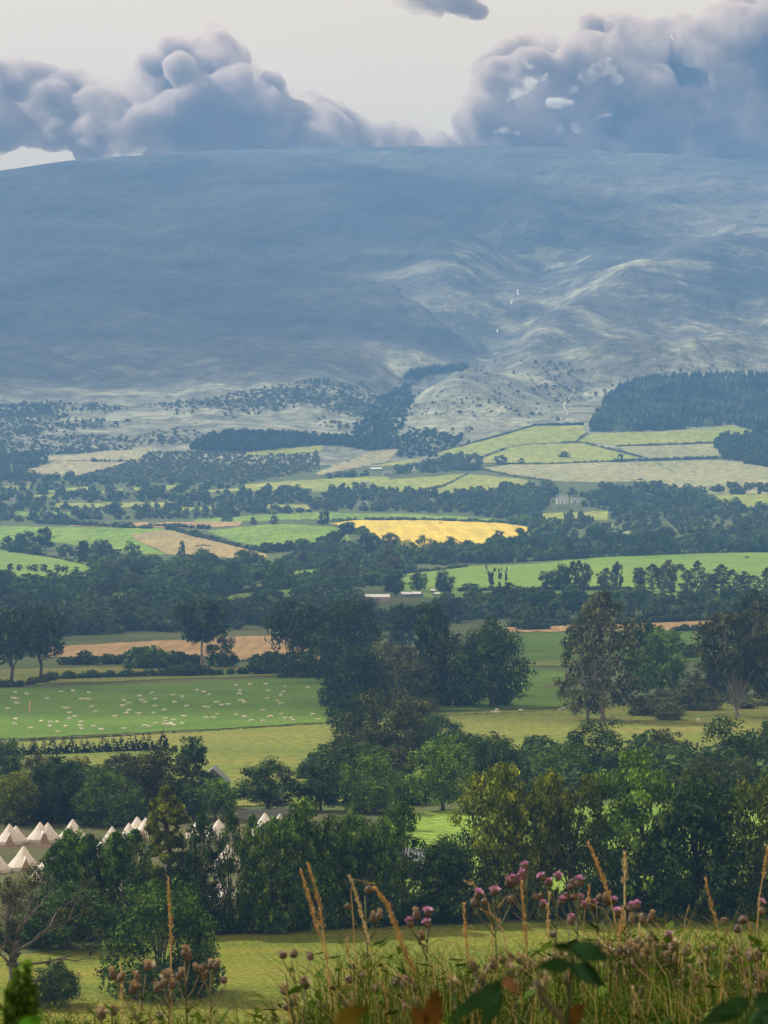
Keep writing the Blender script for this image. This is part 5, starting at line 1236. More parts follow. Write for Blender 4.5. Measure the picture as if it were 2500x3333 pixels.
# marker post in the sheep pasture, a fence post, two thin poles in the camp
M_REDW = mat_plain('faded_red_paint', (0.42,0.13,0.11), 0.8); M_WP = mat_plain('white_paint', (0.78,0.74,0.70), 0.7, .05)
g = ground_at(97, 2326); o = empty('marker_post', g); tag(o, 'upright white marker banner with red edges in the sheep pasture', 'post')
mb = MB(); mb.box(-.16, .16, -.03, .03, .25, 3.5); mb.build('banner', M_WP, o)
for s in (-1, 1):
    mb = MB(); mb.box(s*.165-.06, s*.165+.06, -.05, .05, .15, 3.55); mb.build('edge_strip', M_REDW, o)
mb = MB(); mb.tube([(0, .06, -.2), (0, .06, 3.6)], .03, 6); mb.build('pole', M_POLE, o)
def post(px, base, top, lab, mat=M_WP, r=.06):
    g = ground_at(px, base); h = (base-top)/F*g.y; mb = MB(); mb.tube([(0, 0, -.2), (0.01, 0, h*.5), (0, 0, h)], [r, r*.9, r*.8], 7); mb.lathe([(r*1.3, h), (r*1.3, h+.04), (0.005, h+.09)], 7)
    o = mb.build('post', mat, None, g); tag(o, lab, 'post', 'posts')
post(1474, 2302, 2276, 'pale fence post under the central thicket'); post(600, 2690, 2632, 'thin grey pole left of the tents by the pinnacle tree', M_GREYB, .04); post(607, 2688, 2628, 'thin grey pole, taller one of the two by the pinnacle tree', M_GREYB, .04)
post(2272, 2352, 2340, 'short white post in the rushy pasture')
# birds
M_CROW = mat_plain('crow_black', (0.015,0.015,0.018), 0.5)
def bird(px, py, Y, span, lab, bank):
    o = empty('bird', ((px-CX)/F*Y, Y, EYE+(HORIZON-py)/F*Y), .6, span); o.rotation_euler = (bank, .1, .6); tag(o, lab, 'bird', 'birds in the air')
    mb = MB(); v = [(.06*math.sin(math.pi*min(1, t*1.1))*(1-.3*t)+.004, -.28+.56*t) for t in [i/8 for i in range(9)]]; mb.lathe(v, 8); b = mb.build('body', M_CROW, o); b.rotation_euler = (math.pi/2, 0, 0)
    for s in (-1, 1):
        mb = MB(); mb.add([(0, .09, .02), (0, -.10, .02), (s*.26, .12, .10), (s*.28, -.07, .10), (s*.52, -.02, .03), (s*.50, -.12, .03), (0, .0, .05), (s*.27, .03, .125)], [(0, 2, 7, 6), (6, 7, 3, 1), (2, 4, 5, 7), (7, 5, 3), (0, 1, 3, 2), (2, 3, 5, 4)]); mb.build('wing', M_CROW, o)
bird(2412, 84, 380, .75, 'small dark bird flying high before the dark right cloud', .5); bird(1224, 1041, 420, .5, 'tiny dark bird flying before the middle of the mountain', -.3)

# gnarled half-dead tree at the left edge
M_DEAD = mat_plain('dead_wood', (0.115,0.098,0.082), 0.9, 0.3, 2.0)
def bare_tree():
    g = ground_at(42, 3262); o = empty('bare_tree', (g.x, g.y, g.z-.2)); tag(o, 'gnarled half-dead tree with bare twisted branches at the left edge', 'tree')
    r = random.Random(12); H = (3262-2835)/F*g.y
    mb = MB(); trunk = [(0, 0, 0), (.15, 0, H*.15), (-.05, 0, H*.32), (.2, 0, H*.48)]; mb.tube(trunk, [.62, .5, .44, .36], 9); mb.build('trunk', M_DEAD, o, smooth=True)
    tips = []
    def grow(mb, p, d, L, q, depth):
        pts = [p]; rad = [q]
        for k in range(4):
            d = (d + Vector((r.uniform(-.45, .45), r.uniform(-.3, .3), r.uniform(-.16, .30)))).normalized(); p = p+d*L/4; pts.append(p.copy()); rad.append(q*(1-.17*(k+1)))
        mb.tube(pts, rad, 5, cap=False); tips.append(p.copy())
        if depth:
            for k in range(r.choice([2, 3])): grow(mb, pts[r.choice([2, 3, 4])].copy(), (d+Vector((r.uniform(-.9, .9), r.uniform(-.5, .5), r.uniform(-.35, .6)))).normalized(), L*r.uniform(.55, .75), q*.52, depth-1)
    for z, dx, dz, L in [(.48, -.2, 1, 3.4), (.48, .45, .9, 3.6), (.40, .9, .35, 4.2), (.30, 1.0, .12, 4.6), (.36, -.8, .5, 3.2), (.22, .9, -.05, 3.0), (.45, .1, 1, 4.2), (.30, -.9, .2, 2.6)]:
        mb = MB(); grow(mb, Vector((.08, 0, H*z)), Vector((dx, r.uniform(-.4, .2), dz)).normalized(), L, .20, 3); mb.build('limb', M_DEAD, o, smooth=True)
    R = np.random.default_rng(4); C = [t[:] for t in tips if r.random() < .22]; C += [(r.uniform(-.4, .4), r.uniform(-.4, .3), H*r.uniform(.1, .62)) for _ in range(26)]
    v, f = leaf_faces(R, C, [r.uniform(.3, .6) for _ in C], 3600, .13, .5, .6); link('leaves', make_mesh('leaves', v, f, L_BROWN), o)
bare_tree()
# ---------------------------------------------------------------- foreground plants on the bank
def fg(px, py, Y): return Vector(((px-CX)/F*Y, Y, EYE+(HORIZON-py)/F*Y))
M_STEM = mat_plain('thistle_stem', (0.085,0.105,0.050), 0.8, .3, 20)
M_STEMD = mat_plain('dry_thistle_stem', (0.12,0.10,0.055), 0.85, .3, 20)
M_THLEAF = mat_leaf('thistle_leaf', (0.050,0.085,0.030), (0.10,0.13,0.050), .25, 12, .2)
M_BUD = mat_plain('thistle_bud', (0.115,0.085,0.075), 0.85, .35, 150)
M_PINK = mat_plain('thistle_flower', (0.52,0.27,0.47), 0.85, .3, 250)
M_FLUFF = mat_plain('thistle_down', (0.46,0.36,0.26), 0.95, .3, 150)
M_STRAW = mat_plain('dry_straw', (0.44,0.29,0.125), 0.85, .3, 40)
M_STRAWP = mat_plain('pale_straw', (0.52,0.42,0.23), 0.85, .25, 40)
M_BLADE = mat_leaf('grass_blade', (0.030,0.062,0.018), (0.062,0.100,0.028), .25, 5, .3)
M_BRAMBLE = mat_leaf('bramble_leaf', (0.018,0.050,0.022), (0.028,0.070,0.030), .15, 8, .15)
M_BRLEAF = mat_leaf('browned_leaf', (0.10,0.050,0.022), (0.15,0.075,0.030), .15, 8, .15)
M_YLEAF = mat_leaf('yellowing_leaf', (0.12,0.095,0.018), (0.17,0.125,0.025), .15, 8, .1)
M_TWIG = mat_plain('twig', (0.055,0.050,0.035), .9, .3, 30)

def head_meshes():
    r = random.Random(3)
    mb = MB(); mb.lathe([(.002, 0), (.0075, .003), (.0105, .009), (.0098, .016), (.0070, .021)], 9)
    for i in range(26):       # pointed scales
        a = r.uniform(0, 6.28); z = r.uniform(.004, .018); q = .0100; c, s = math.cos(a), math.sin(a)
        mb.add([(c*q-s*.0016, s*q+c*.0016, z), (c*q+s*.0016, s*q-c*.0016, z), (c*(q+.0034), s*(q+.0034), z+.005)], [(0, 1, 2)])
    bud = mb.mesh('bud', M_BUD)
    def tuft(name, mat, n, L, spread, w, z0=.018):
        mb = MB()
        for i in range(n):
            a = r.uniform(0, 6.28); t = math.sqrt(r.random())*spread; l = L*r.uniform(.75, 1.1)*(1-.25*t/spread)
            d = Vector((math.cos(a)*math.sin(t), math.sin(a)*math.sin(t), math.cos(t))); b = Vector((math.cos(a)*.005*t, math.sin(a)*.005*t, z0)); sd = d.cross(Vector((0.3, .2, 1))).normalized()*w
            mb.add([b-sd*.5, b+sd*.5, b+d*l+sd, b+d*l*1.06, b+d*l-sd], [(0, 1, 2, 3, 4)])
        return mb.mesh(name, mat)
    return bud, tuft('flower', M_PINK, 90, .0135, 1.25, .0011), tuft('down', M_FLUFF, 60, .017, .55, .0013), tuft('down_open', M_FLUFF, 80, .019, 1.35, .0010)
HB, HP, HF, HO = head_meshes()

def leaf_blade(L, W, jag, seed, droop=.3):
    r = random.Random(seed); n = 7; v = []; f = []
    for i in range(n+1):
        t = i/n; w = W*math.sin(math.pi*min(1, .12+.88*t)**.8)*(1 if i % 2 else 1-jag) if 0 < i < n else W*.08
        z = L*.22*t-droop*L*t*t
        v += [(-w, L*t, z+.12*w), (0, L*t, z), (w, L*t, z+.12*w)]
    for i in range(n):
        k = i*3; f += [(k, k+1, k+4, k+3), (k+1, k+2, k+5, k+4)]
    return v, f
def leaf_mesh(name, L, W, jag, seed, mat, droop=.3):
    v, f = leaf_blade(L, W, jag, seed, droop); me = bpy.data.meshes.new(name); me.from_pydata(v, [], f); me.materials.append(mat); me.update(); return me
TL = [leaf_mesh('thistle_leaf', .10, .014, .6, i, M_THLEAF, .25+.1*i) for i in range(3)]

def thistle(base_px, Y, heads, label, stem=M_STEM, leaves=9, seed=0, group='thistles on the bank'):
    """heads: (px, py, kind) kind p = pink flower, d = dark bud, f = brown seed head, o = open down."""
    r = random.Random(seed*13+int(base_px)); X = (base_px-CX)/F*Y
    root = Vector((X, Y, bank_z(X, Y)-.02)); o = empty('thistle', root); tag(o, label, 'thistle', group)
    hs = [(fg(x, y, Y+r.uniform(-.05, .05))-root, k) for x, y, k in heads]; hs.sort(key=lambda q: -q[0].z)
    top = hs[0][0]; mb = MB(); ctrl = [Vector((0, 0, 0)), Vector((top.x*.12, 0, top.z*.35)), Vector((top.x*.45, top.y*.5, top.z*.7)), top-Vector((0, 0, .01))]
    for i in range(1, 3): ctrl[i] += Vector((r.uniform(-.008, .008), 0, 0))
    pts = [ctrl[0].lerp(ctrl[1], t/3) for t in range(3)]+[ctrl[1].lerp(ctrl[2], t/3) for t in range(3)]+[ctrl[2].lerp(ctrl[3], t/3) for t in range(4)]
    mb.tube(pts, [.0052-.0034*i/(len(pts)-1) for i in range(len(pts))], 6)
    mb.build('stem', stem, o, smooth=True)
    def on_stem(z):
        for a, b in zip(pts[:-1], pts[1:]):
            if a.z <= z <= b.z: return a.lerp(b, (z-a.z)/(b.z-a.z+1e-9))
        return pts[-1]
    for i, (h, k) in enumerate(hs):
        if i:
            j = on_stem(max(.1, min(h.z-.05-abs(h.x-top.x)*.7, top.z-.03))); mid = j.lerp(h, .55)+Vector((0, 0, -.015*r.random())); mb = MB(); mb.tube([j, mid, h-Vector((0, 0, .004))], [.0026, .0021, .0017], 5); mb.build('branch', stem, o)
        b = link('flower_head', HB, o, h); s = r.uniform(.95, 1.25); b.scale = (s,)*3; b.rotation_euler = (r.uniform(-.5, .5), r.uniform(-.5, .5), r.uniform(0, 6)) if k != 'd' else (r.uniform(-1, 1), r.uniform(-1, 1), 0)
        if k == 'p': link('petals', HP, b)
        elif k == 'f': link('down', HF, b)
        elif k == 'o': link('down', HO, b)
    for i in range(leaves):
        z = top.z*r.uniform(.25, .93); p = on_stem(z); l = link('leaf', TL[i % 3], o, p); s = r.uniform(.45, 1.0)*(1.2-z/top.z*.6); s *= 1.25; l.scale = (s,)*3; l.rotation_euler = (r.uniform(.1, .7), r.uniform(-.3, .3), r.uniform(0, 6.28))
    return o

thistle(1700, 9.0, [(1699,2838,'p'),(1715,2833,'p'),(1710,2862,'p'),(1672,2876,'p'),(1652,2888,'p'),(1667,2890,'p'),(1690,2884,'p'),(1745,2930,'d')], 'tallest pink thistle with a dense cluster of flowers, centre right', seed=1)
thistle(1800, 9.1, [(1773,2867,'p'),(1795,2886,'p'),(1818,2868,'p'),(1760,2956,'p'),(1752,2925,'d')], 'pink thistle with three spaced flowers right of the tallest', seed=2)
thistle(1868, 9.0, [(1884,2887,'p'),(1853,2893,'d'),(1866,2884,'d'),(1826,2946,'p'),(1891,2938,'p'),(1893,2961,'p'),(1849,2930,'d'),(1875,2925,'d')], 'pink thistle with dark buds above its flowers', seed=3)
thistle(1935, 9.2, [(1926,2961,'p'),(1943,2930,'d'),(1915,2945,'d'),(1968,2938,'f'),(1980,2950,'f'),(1990,2945,'p')], 'thistle of mixed buds and fading flowers under the leaning panicle', seed=4)
thistle(1640, 8.8, [(1607,2918,'p'),(1551,2925,'p'),(1538,2946,'d'),(1583,2946,'d'),(1663,2940,'d')], 'slanting thistle with two pink flowers left of the tallest', seed=5)
thistle(1853, 8.7, [(1853,3010,'p'),(1800,3050,'d')], 'short thistle with one drooping pink flower', seed=6)
thistle(2050, 9.0, [(2076,2962,'p'),(2049,2969,'p'),(2011,2984,'p'),(2030,2960,'d'),(2055,3010,'f')], 'pink and brown thistle beside the upright brown panicle', seed=7)
thistle(2455, 9.2, [(2469,2951,'p'),(2485,2975,'d')], 'single pink thistle near the right edge', seed=8)
thistle(1380, 9.0, [(1338,3020,'p'),(1393,2984,'p'),(1396,3022,'p'),(1356,2995,'f'),(1371,3062,'f')], 'small pink thistle right of the thick leaning grass', seed=9)
thistle(1225, 9.1, [(1215,3004,'f'),(1233,2995,'f'),(1188,2905,'d'),(1140,2960,'d')], 'thistle with two cream seed heads between the grass stalks', seed=10)
thistle(1040, 8.6, [(920,3121,'d'),(948,3111,'d'),(1011,3125,'d')], 'leaning thistle with three bare dark heads', stem=M_STEMD, seed=11)
thistle(610, 8.6, [(602,3118,'f'),(617,3130,'f'),(648,3168,'f'),(667,3190,'o'),(580,3190,'f')], 'brown seeded thistle with a tall cream head, bottom left', stem=M_STEMD, seed=12)
thistle(700, 8.5, [(686,3152,'f'),(698,3156,'f'),(660,3165,'d'),(735,3200,'d')], 'brown thistle with a pair of pink-brown heads, bottom left', stem=M_STEMD, seed=13)
thistle(545, 8.4, [(538,3196,'o'),(552,3190,'o'),(520,3215,'f'),(560,3222,'o'),(510,3232,'f')], 'shaggy seeded thistle clump at the foot of the left grass stalk', stem=M_STEMD, seed=14)
thistle(400, 8.4, [(374,3188,'f'),(385,3196,'f'),(426,3236,'o'),(452,3196,'f'),(475,3162,'o')], 'brown seeded thistle left of the shaggy clump', stem=M_STEMD, seed=15)
thistle(375, 8.2, [(374,3306,'f'),(330,3322,'o'),(520,3318,'d')], 'low brown thistle at the bottom edge, left', stem=M_STEMD, seed=16)
thistle(2390, 9.0, [(2361,3014,'d'),(2414,2997,'d'),(2394,3037,'d'),(2405,3005,'d')], 'tall bare thistle with dark heads at the right', stem=M_STEMD, seed=17)
thistle(2370, 8.6, [(2361,3166,'d'),(2375,3172,'f')], 'short dark-headed thistle at the right under the tall bare one', stem=M_STEMD, seed=18)
thistle(2290, 8.8, [(2285,3143,'d'),(2326,3155,'f'),(2300,3120,'f')], 'thistle with one dark round head beside the seeded mass', stem=M_STEMD, seed=19)
thistle(2480, 8.5, [(2464,3213,'o'),(2497,3199,'f'),(2480,3240,'o'),(2440,3235,'f')], 'seeded thistle with brown domes at the right edge', stem=M_STEMD, seed=20)
thistle(2115, 8.9, [(2116,2996,'f'),(2099,3008,'f'),(2125,3004,'d')], 'straight dry thistle topped by a tuft of brown heads', stem=M_STEMD, seed=21)
r_ = random.Random(41)
MASS = ['left end', 'left', 'left middle', 'middle', 'right middle', 'right', 'right end', 'far right end']
for i in range(8):
    bx = 2005+i*28; hs = [(bx+r_.uniform(-26, 26), 3060+abs(i-4)*10+r_.uniform(0, 95), r_.choice(['f', 'f', 'o', 'd'])) for _ in range(8)]
    if i == 5: hs.append((2179, 3063, 'p'))
    thistle(bx, 8.7+r_.uniform(-.25, .25), hs, 'brown seeded thistle in the big mass at the right, %s of it' % MASS[i], stem=M_STEMD if i % 2 else M_STEM, leaves=12, seed=30+i)
LOW = ['below the three bare dark heads', 'at the bottom edge under the thick leaning grass', 'at the bottom edge left of the bramble leaves', 'at the bottom edge between the bramble sprays', 'at the bottom edge right of the bramble twig', 'under the big seeded mass', 'at the bottom right corner', 'at the bottom edge by the right bramble']
for i, bx in enumerate([960, 1330, 1470, 1700, 1780, 2080, 2450, 2230]):
    thistle(bx, 8.0+r_.uniform(-.2, .4), [(bx+r_.uniform(-40, 40), 3205+r_.uniform(0, 90), r_.choice(['f', 'o', 'd', 'f'])) for _ in range(5)], 'low tangled seeding thistle ' + LOW[i], stem=M_STEMD, leaves=14, seed=60+i)

TANG = ['behind the three-leaved bramble', 'left of the three-leaved bramble', 'right of the three-leaved bramble', 'under the tallest pink cluster', 'under the slanting thistle', 'below the dark-budded thistle', 'left of the brown twig', 'in front of the big seeded mass', 'under the tuft of brown heads', 'right of the seeded mass', 'beneath the dark round head', 'beneath the tall bare thistle', 'by the pale tangled straw', 'in the corner beside the brown domes', 'under the thick leaning grass', 'between the long straw grass and the thick one', 'left of the long straw grass', 'at the foot of the left straw pair']
TPOS = [1840, 1740, 1990, 1700, 1620, 1890, 1560, 2070, 2130, 2250, 2300, 2390, 2440, 2490, 1340, 1270, 1180, 1100]
for i, bx in enumerate(TPOS):
    n = 6 if bx > 1500 else 4; y0 = 3080 if bx > 1900 else 3130 if bx > 1500 else 3170
    thistle(bx, 8.4+r_.uniform(-.3, .5), [(bx+r_.uniform(-55, 55), y0+r_.uniform(0, 130), r_.choice(['f', 'd', 'd', 'o', 'f'])) for _ in range(n)], 'leafy green thistle going to seed ' + TANG[i], stem=M_STEM, leaves=26, seed=90+i)

# dry grasses: a stalk, its seed head, a withered blade or two
def panicle(pts, r, dens, spread, size, mat, name='seed_head'):
    R = np.random.default_rng(r); V = []; Fc = []; N = 0; P = [Vector(p) for p in pts]
    L = sum((b-a).length for a, b in zip(P[:-1], P[1:])); n = int(L*dens)
    for i in range(n):
        t = R.uniform(0, len(P)-1.001); k = int(t); p = P[k].lerp(P[k+1], t-k); ax = (P[k+1]-P[k]).normalized(); u = t/(len(P)-1)
        sp = spread*(1.0-.75*u**1.5); a = R.uniform(0, 6.283); o1 = ax.orthogonal().normalized(); o2 = ax.cross(o1); rad = o1*math.cos(a)+o2*math.sin(a)
        d = (ax+rad*R.uniform(.15, .55)).normalized(); b = p+rad*sp*R.uniform(.1, 1); s = size*R.uniform(.6, 1.4); w = d.cross(rad).normalized()*s*.17; e = d.cross(w).normalized()*s*.14
        V += [b[:], (b+d*s*.45+w)[:], (b+d*s*.45-w)[:], (b+d*s*.45+e)[:], (b+d*s)[:]]; Fc += [(N, N+1, N+3), (N, N+3, N+2), (N+4, N+3, N+1), (N+4, N+2, N+3), (N, N+2, N+1), (N+4, N+1, N+2)]; N += 5
    me = bpy.data.meshes.new(name); me.from_pydata(V, [], Fc); me.materials.append(mat); me.update(); return me

def grass_stalk(path, Y, head_from, label, thick=1.0, mat=M_STRAW, seed=0, blades=2, dens=420):
    """path: photo points from the tip downwards; the stalk runs on down to the bank."""
    tip = [fg(x, y, Y) for x, y in path]; low = tip[-1]; d = (tip[-1]-tip[-2]).normalized() if len(tip) > 1 else Vector((0, 0, -1))
    zb = bank_z(low.x, Y); drop = low.z-zb
    foot = Vector((low.x+max(-.12, min(.12, d.x*drop*.5)), Y, zb-.02)); pts = tip+[low.lerp(foot, .5)+Vector((d.x*.03, 0, 0)), foot]
    pts = [p-foot for p in reversed(pts)]; o = empty('grass_stalk', foot); tag(o, label, 'grass', 'dry grasses on the bank')
    mb = MB(); mb.tube(pts, [.0026*thick**.5-.0017*i/(len(pts)-1) for i in range(len(pts))], 5); mb.build('stem', mat, o, smooth=True)
    n = len(tip); fine = []
    hp = pts[-max(2, int(round(head_from*n))):]
    for a, b in zip(hp[:-1], hp[1:]): fine += [a.lerp(b, t/4) for t in range(4)]
    fine.append(hp[-1]); link('seed_head', panicle(fine, seed+5, dens*thick, .0055*thick, .0125, mat), o)
    r = random.Random(seed)
    for k in range(blades):
        p = pts[1].lerp(pts[2], r.random()); a = r.choice([-1, 1])*r.uniform(.05, .14); h = r.uniform(.08, .2); w = .0032; q = [p, p+Vector((a*.35, r.uniform(-.03, .03), h*.75)), p+Vector((a*.8, 0, h)), p+Vector((a*1.25, 0, h*.7))]
        mb = MB(); mb.add([(c.x, c.y, c.z-s*w*(1-i/3.2)) for i, c in enumerate(q) for s in (-1, 1)] + [(c.x, c.y+.002, c.z) for c in q], [(i*2, i*2+1, i*2+3, i*2+2) for i in range(3)]); mb.build('blade', M_STRAWP if k else mat, o)
    return o
GS = [
 ([(980,2838),(1000,2905),(1020,2970),(1045,3060),(1070,3160),(1090,3260)], 9.0, .62, 'tallest straw-coloured grass of the left pair, leaning right', 1.5), ([(1003,2812),(1025,2880),(1040,2950),(1052,3030),(1062,3100)], 9.1, .8, 'twin of the left pair of leaning straw grasses, its tip highest', 1.4),
 ([(1140,2856),(1162,2920),(1180,2990),(1205,3080),(1222,3180),(1232,3290)], 9.0, .7, 'long straw grass in the middle of the left tangle', 1.4), ([(1222,2893),(1262,2945),(1290,3020),(1320,3100),(1352,3170),(1390,3240)], 8.9, .95, 'thick shaggy straw grass leaning far to the right', 2.6),
 ([(548,2860),(551,2930),(554,3000),(556,3080),(557,3160)], 8.9, .85, 'single upright straw grass before the round oak', 1.2), ([(394,3148),(396,3200),(397,3260),(398,3330)], 8.4, .8, 'short upright straw grass at the bottom left', 1.2),
 ([(1697,2878),(1703,2940),(1708,3010),(1713,3080),(1716,3150)], 8.8, .8, 'reddish straw grass in front of the tallest pink thistle', 1.2), ([(1510,2945),(1513,3000),(1518,3060),(1524,3130),(1532,3210)], 8.9, .75, 'pale thin grass left of the slanting thistle', 1.1),
 ([(1787,2908),(1785,2970),(1782,3040),(1778,3120)], 8.8, .8, 'straight straw grass between the pink thistles', 1.1), ([(1920,2884),(1912,2930),(1902,2975),(1898,3060)], 9.0, .7, 'short straw grass tip among the dark-budded thistle', .9),
 ([(1915,2745),(1940,2800),(1962,2860),(1985,2920),(2005,3010)], 9.2, .9, 'tall panicle leaning right above the thistles', 1.6), ([(2033,2778),(2034,2830),(2033,2880),(2034,2960)], 9.3, .75, 'upright brown panicle right of the tall leaning one', 1.9),
 ([(2295,2858),(2305,2905),(2318,2960),(2335,3010),(2345,3090)], 9.1, .8, 'brown panicle against the dark trees at the right', 1.2), ([(2503,2742),(2492,2800),(2482,2860),(2472,2920),(2465,3010)], 9.0, .6, 'broken straw grass at the right edge', 1.0),
 ([(2243,2948),(2236,2970),(2229,2995),(2225,3060)], 9.1, .5, 'single pale blade tip in the pasture gap at the right', .5), ([(1518,2870),(1545,2880),(1572,2905),(1590,2940),(1600,3010)], 9.0, .6, 'arching pale panicle left of the pink flowers', .8),
 ([(1568,2962),(1600,2975),(1625,3000),(1640,3040),(1650,3110)], 8.9, .8, 'drooping pale panicle under the slanting thistle', .9), ([(2080,3010),(2085,3060),(2080,3120),(2070,3190)], 8.7, .8, 'twisted straw grass in the big seeded mass', 1.5), ([(2025,2965),(2022,3010),(2015,3060),(2010,3120)], 8.8, .8, 'orange straw grass left of the seeded mass', 1.6),
 ([(2440,3010),(2446,3070),(2440,3140),(2436,3210)], 8.7, .8, 'pale tangled straw at the right edge', 1.4), ([(2270,3030),(2285,3080),(2290,3140),(2295,3210)], 8.7, .8, 'feathery pale grass right of the seeded mass', 1.3), ([(1215,2875),(1180,2868),(1150,2862),(1142,2900),(1150,2990)], 9.05, .5, 'bent straw arching over between two stalks', .6),
 ([(1130,3060),(1135,3120),(1140,3200),(1145,3290)], 8.7, .6, 'short straw stalk between the two leaning grasses', 1.2), ([(2060,3220),(2068,3270),(2075,3330)], 8.2, .9, 'thick ochre straw at the bottom edge under the mass', 2.2), ([(2260,3250),(2263,3290),(2266,3335)], 8.2, .8, 'ochre straw at the bottom edge, right of the thick one', 1.2), ([(1660,3190),(1668,3250),(1672,3320)], 8.2, .8, 'pale straw between the bramble leaves', 1.2),
]
for i, (p, Y, hf, lab, th) in enumerate(GS): grass_stalk(p, Y, hf, lab, th, M_STRAW if i % 3 != 2 else M_STRAWP, seed=i*3+1)

# rank growth at the foot of the plants
def undergrowth():
    R = np.random.default_rng(17); V = []; Fc = []; MI = []; N = 0
    for i in range(9500):
        Y = R.uniform(7.2, 10.5); px = R.uniform(-150, 2650) if i % 3 else R.uniform(1050, 2650); X = (px-CX)/F*Y; z0 = bank_z(X, Y) if i % 5 == 0 else None
        dense = 1.0 if px > 1900 else .78 if px > 1050 else .42
        top_py = 3333 - (R.uniform(0, 1)**1.6)*(390 if px > 1900 else 300 if px > 1050 else 110)
        if R.random() > dense: top_py += 90
        zt = EYE+(HORIZON-top_py)/F*Y; zb = EYE-2.3 if z0 is None else z0
        lean = R.uniform(-.20, .20); w = R.uniform(.0010, .0030); h = zt-zb
        pts = [(X, Y, zb), (X+lean*.25, Y+R.uniform(-.02, .02), zb+h*.55), (X+lean*.7, Y, zb+h*.92), (X+lean*1.3, Y, zt-.02*R.random())]
        for j, (x, y, z) in enumerate(pts):
            k = w*(1-.3*j) if j < 3 else .0003
            V += [(x-k, y, z), (x+k, y+.001, z)]
        Fc += [(N, N+1, N+3, N+2), (N+2, N+3, N+5, N+4), (N+4, N+5, N+7, N+6)]; N += 8; m = R.choice([0]*8+[1, 2]); MI += [m]*3
        if m == 0 and R.random() < .9:   # a leaf on it
            a = R.uniform(0, 6.28); l = R.uniform(.025, .075); t = R.uniform(.6, .97); b = np.array([X+lean*t*t, Y, zb+h*t]); d = np.array([math.cos(a), math.sin(a)*.6, R.uniform(-.3, .7)]); d /= np.linalg.norm(d); s = np.cross(d, [0.2, .3, 1]); s = s/np.linalg.norm(s)*l*.26
            V += [tuple(b), tuple(b+d*l*.5+s), tuple(b+d*l), tuple(b+d*l*.5-s)]; Fc.append((N, N+1, N+2, N+3)); N += 4; MI.append(0)
    me = bpy.data.meshes.new('undergrowth'); me.from_pydata(V, [], Fc)
    for m in (M_BLADE, M_STRAW, M_STRAWP): me.materials.append(m)
    me.polygons.foreach_set('material_index', np.array(MI, dtype=np.int32)); me.update()
    tag(link('undergrowth', me), 'rank grass and dead stems at the foot of the thistles', kind='stuff')
undergrowth()

# bramble sprays close to the lens
def leaflet(base, tip, width, mat, parent, origin, fold=.25, name='leaflet'):
    base = Vector(base)-origin; tip = Vector(tip)-origin; ax = tip-base; L = ax.length; ax.normalize(); view = Vector((0, -1, .25)).normalized(); side = ax.cross(view).normalized(); nm = side.cross(ax).normalized()
    n = 10; v = []; f = []
    for i in range(n+1):
        t = i/n; w = width*math.sin(math.pi*t**.85)**.9*(1.0+(.07 if i % 2 else -.05)); c = base+ax*L*t+nm*(math.sin(t*3.1)*L*.06)
        v += [(c-side*w+nm*w*fold)[:], c[:], (c+side*w+nm*w*fold)[:]]
    for i in range(n): k = i*3; f += [(k, k+1, k+4, k+3), (k+1, k+2, k+5, k+4)]
    me = bpy.data.meshes.new(name); me.from_pydata(v, [], f); me.materials.append(mat); me.update(); me.polygons.foreach_set('use_smooth', np.full(len(me.polygons), True))
    return link(name, me, parent)
def spray(Y, stem_px, leaves, label, sr=.0016, cat='bramble', name='bramble'):
    P = [fg(x, y, Y) for x, y in stem_px]; low = P[-1]; zb = bank_z(low.x, Y); foot = Vector((low.x, Y, min(zb-.02, low.z-.05))); P += [low.lerp(foot, .5), foot]
    o = empty(name, foot); tag(o, label, cat, 'bramble sprays close to the camera')
    mb = MB(); mb.tube([p-foot for p in P], [sr*(.7+.12*i) for i in range(len(P))], 6); mb.build('stem', M_TWIG if sr > .002 else M_BRAMBLE, o, smooth=True)
    for (bx, by, tx, ty, w, m) in leaves: leaflet(fg(bx, by, Y-.02), fg(tx, ty, Y-.05), w/F*Y, m, o, foot)
spray(2.5, [(1862,3070),(1861,3135),(1855,3230),(1845,3333),(1840,3420)], [(1858,3140,1742,3148,24,M_BRAMBLE),(1862,3082,1985,3125,34,M_BRAMBLE),(1866,3138,1965,3212,32,M_BRAMBLE),(1862,3085,1790,3078,15,M_BRAMBLE)], 'blurred three-leaved bramble tip low on the right')
spray(2.5, [(1640,3180),(1618,3215),(1600,3290),(1590,3400)], [(1640,3190,1452,3333,26,M_BRAMBLE),(1612,3200,1580,3345,38,M_BRAMBLE),(1640,3185,1690,3238,20,M_BRLEAF)], 'blurred bramble spray with one brown leaf at the bottom middle')
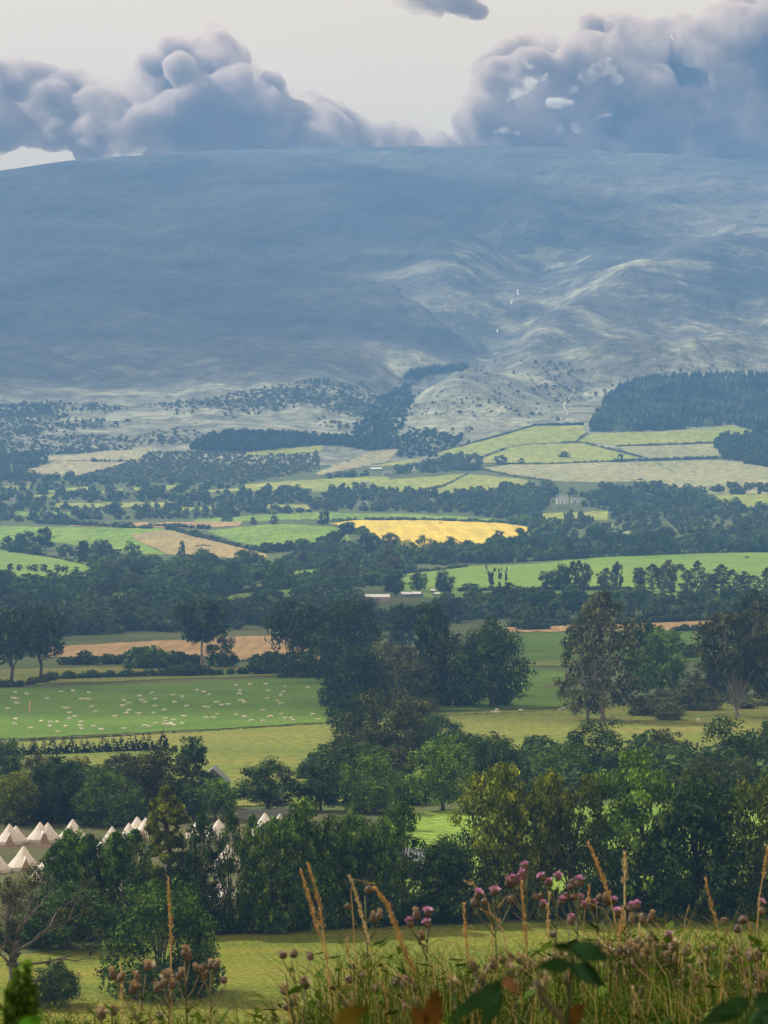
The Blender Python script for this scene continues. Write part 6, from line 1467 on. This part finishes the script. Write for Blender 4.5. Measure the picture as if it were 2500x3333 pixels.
spray(2.6, [(1745,3188),(1758,3235),(1800,3285),(1850,3340),(1870,3420)], [(1845,3335,1905,3262,28,M_BRLEAF)], 'blurred dark bramble twig with a browned leaf', sr=.0035)
spray(2.4, [(2470,3250),(2440,3290),(2420,3345),(2410,3430)], [(2430,3262,2270,3340,34,M_BRAMBLE),(2440,3255,2330,3300,26,M_BRAMBLE),(2460,3270,2540,3245,34,M_BRAMBLE),(2450,3300,2520,3345,36,M_BRAMBLE)], 'blurred dark bramble spray in the bottom right corner')
spray(2.3, [(1140,3290),(1150,3330),(1155,3420)], [(1090,3345,1205,3272,34,M_YLEAF)], 'blurred yellowing leaf at the bottom, left of the middle')
spray(2.3, [(1395,3255),(1405,3310),(1410,3420)], [(1400,3345,1422,3212,34,M_BRLEAF),(1380,3345,1340,3268,28,M_BRLEAF)], 'blurred rust-brown leaves at the bottom middle')
spray(2.4, [(105,3318),(100,3350),(96,3430)], [(60,3345,150,3312,22,mat_leaf('bright_leaf', (0.06,0.20,0.02), (0.09,0.26,0.03), .4, 8, .1))], 'bright green blurred leaf at the bottom left edge')
M_FERN = mat_leaf('fern_green', (0.07,0.14,0.035), (0.11,0.19,0.05), .4, 8, .1)
# soft feathery shoot at the left
o = empty('fern_shoot', fg(60, 3560, 3.2)); tag(o, 'blurred feathery green shoot at the bottom left edge', 'shoot')
R = np.random.default_rng(8)
for k, (tx, ty, bx) in enumerate([(88,3138,70),(52,3165,50),(30,3230,30),(110,3215,85)]):
    P0 = fg(bx, 3560, 3.2); P1 = fg(tx, ty, 3.2); mb = MB(); q0 = P0-o.location; q1 = P1-o.location; mb.tube([q0, q0.lerp(q1, .5)+Vector((.004, 0, 0)), q1], [.002, .0016, .0006], 5); fr = mb.build('frond', M_BRAMBLE, o)
    C = [tuple(q0.lerp(q1, t)) for t in np.linspace(.35, 1, 14)]; v, f = leaf_faces(R, C, [.011-.006*i/13 for i in range(14)], 420, .006, .2, .3); link('needles', make_mesh('needles', v, f, M_FERN), fr)
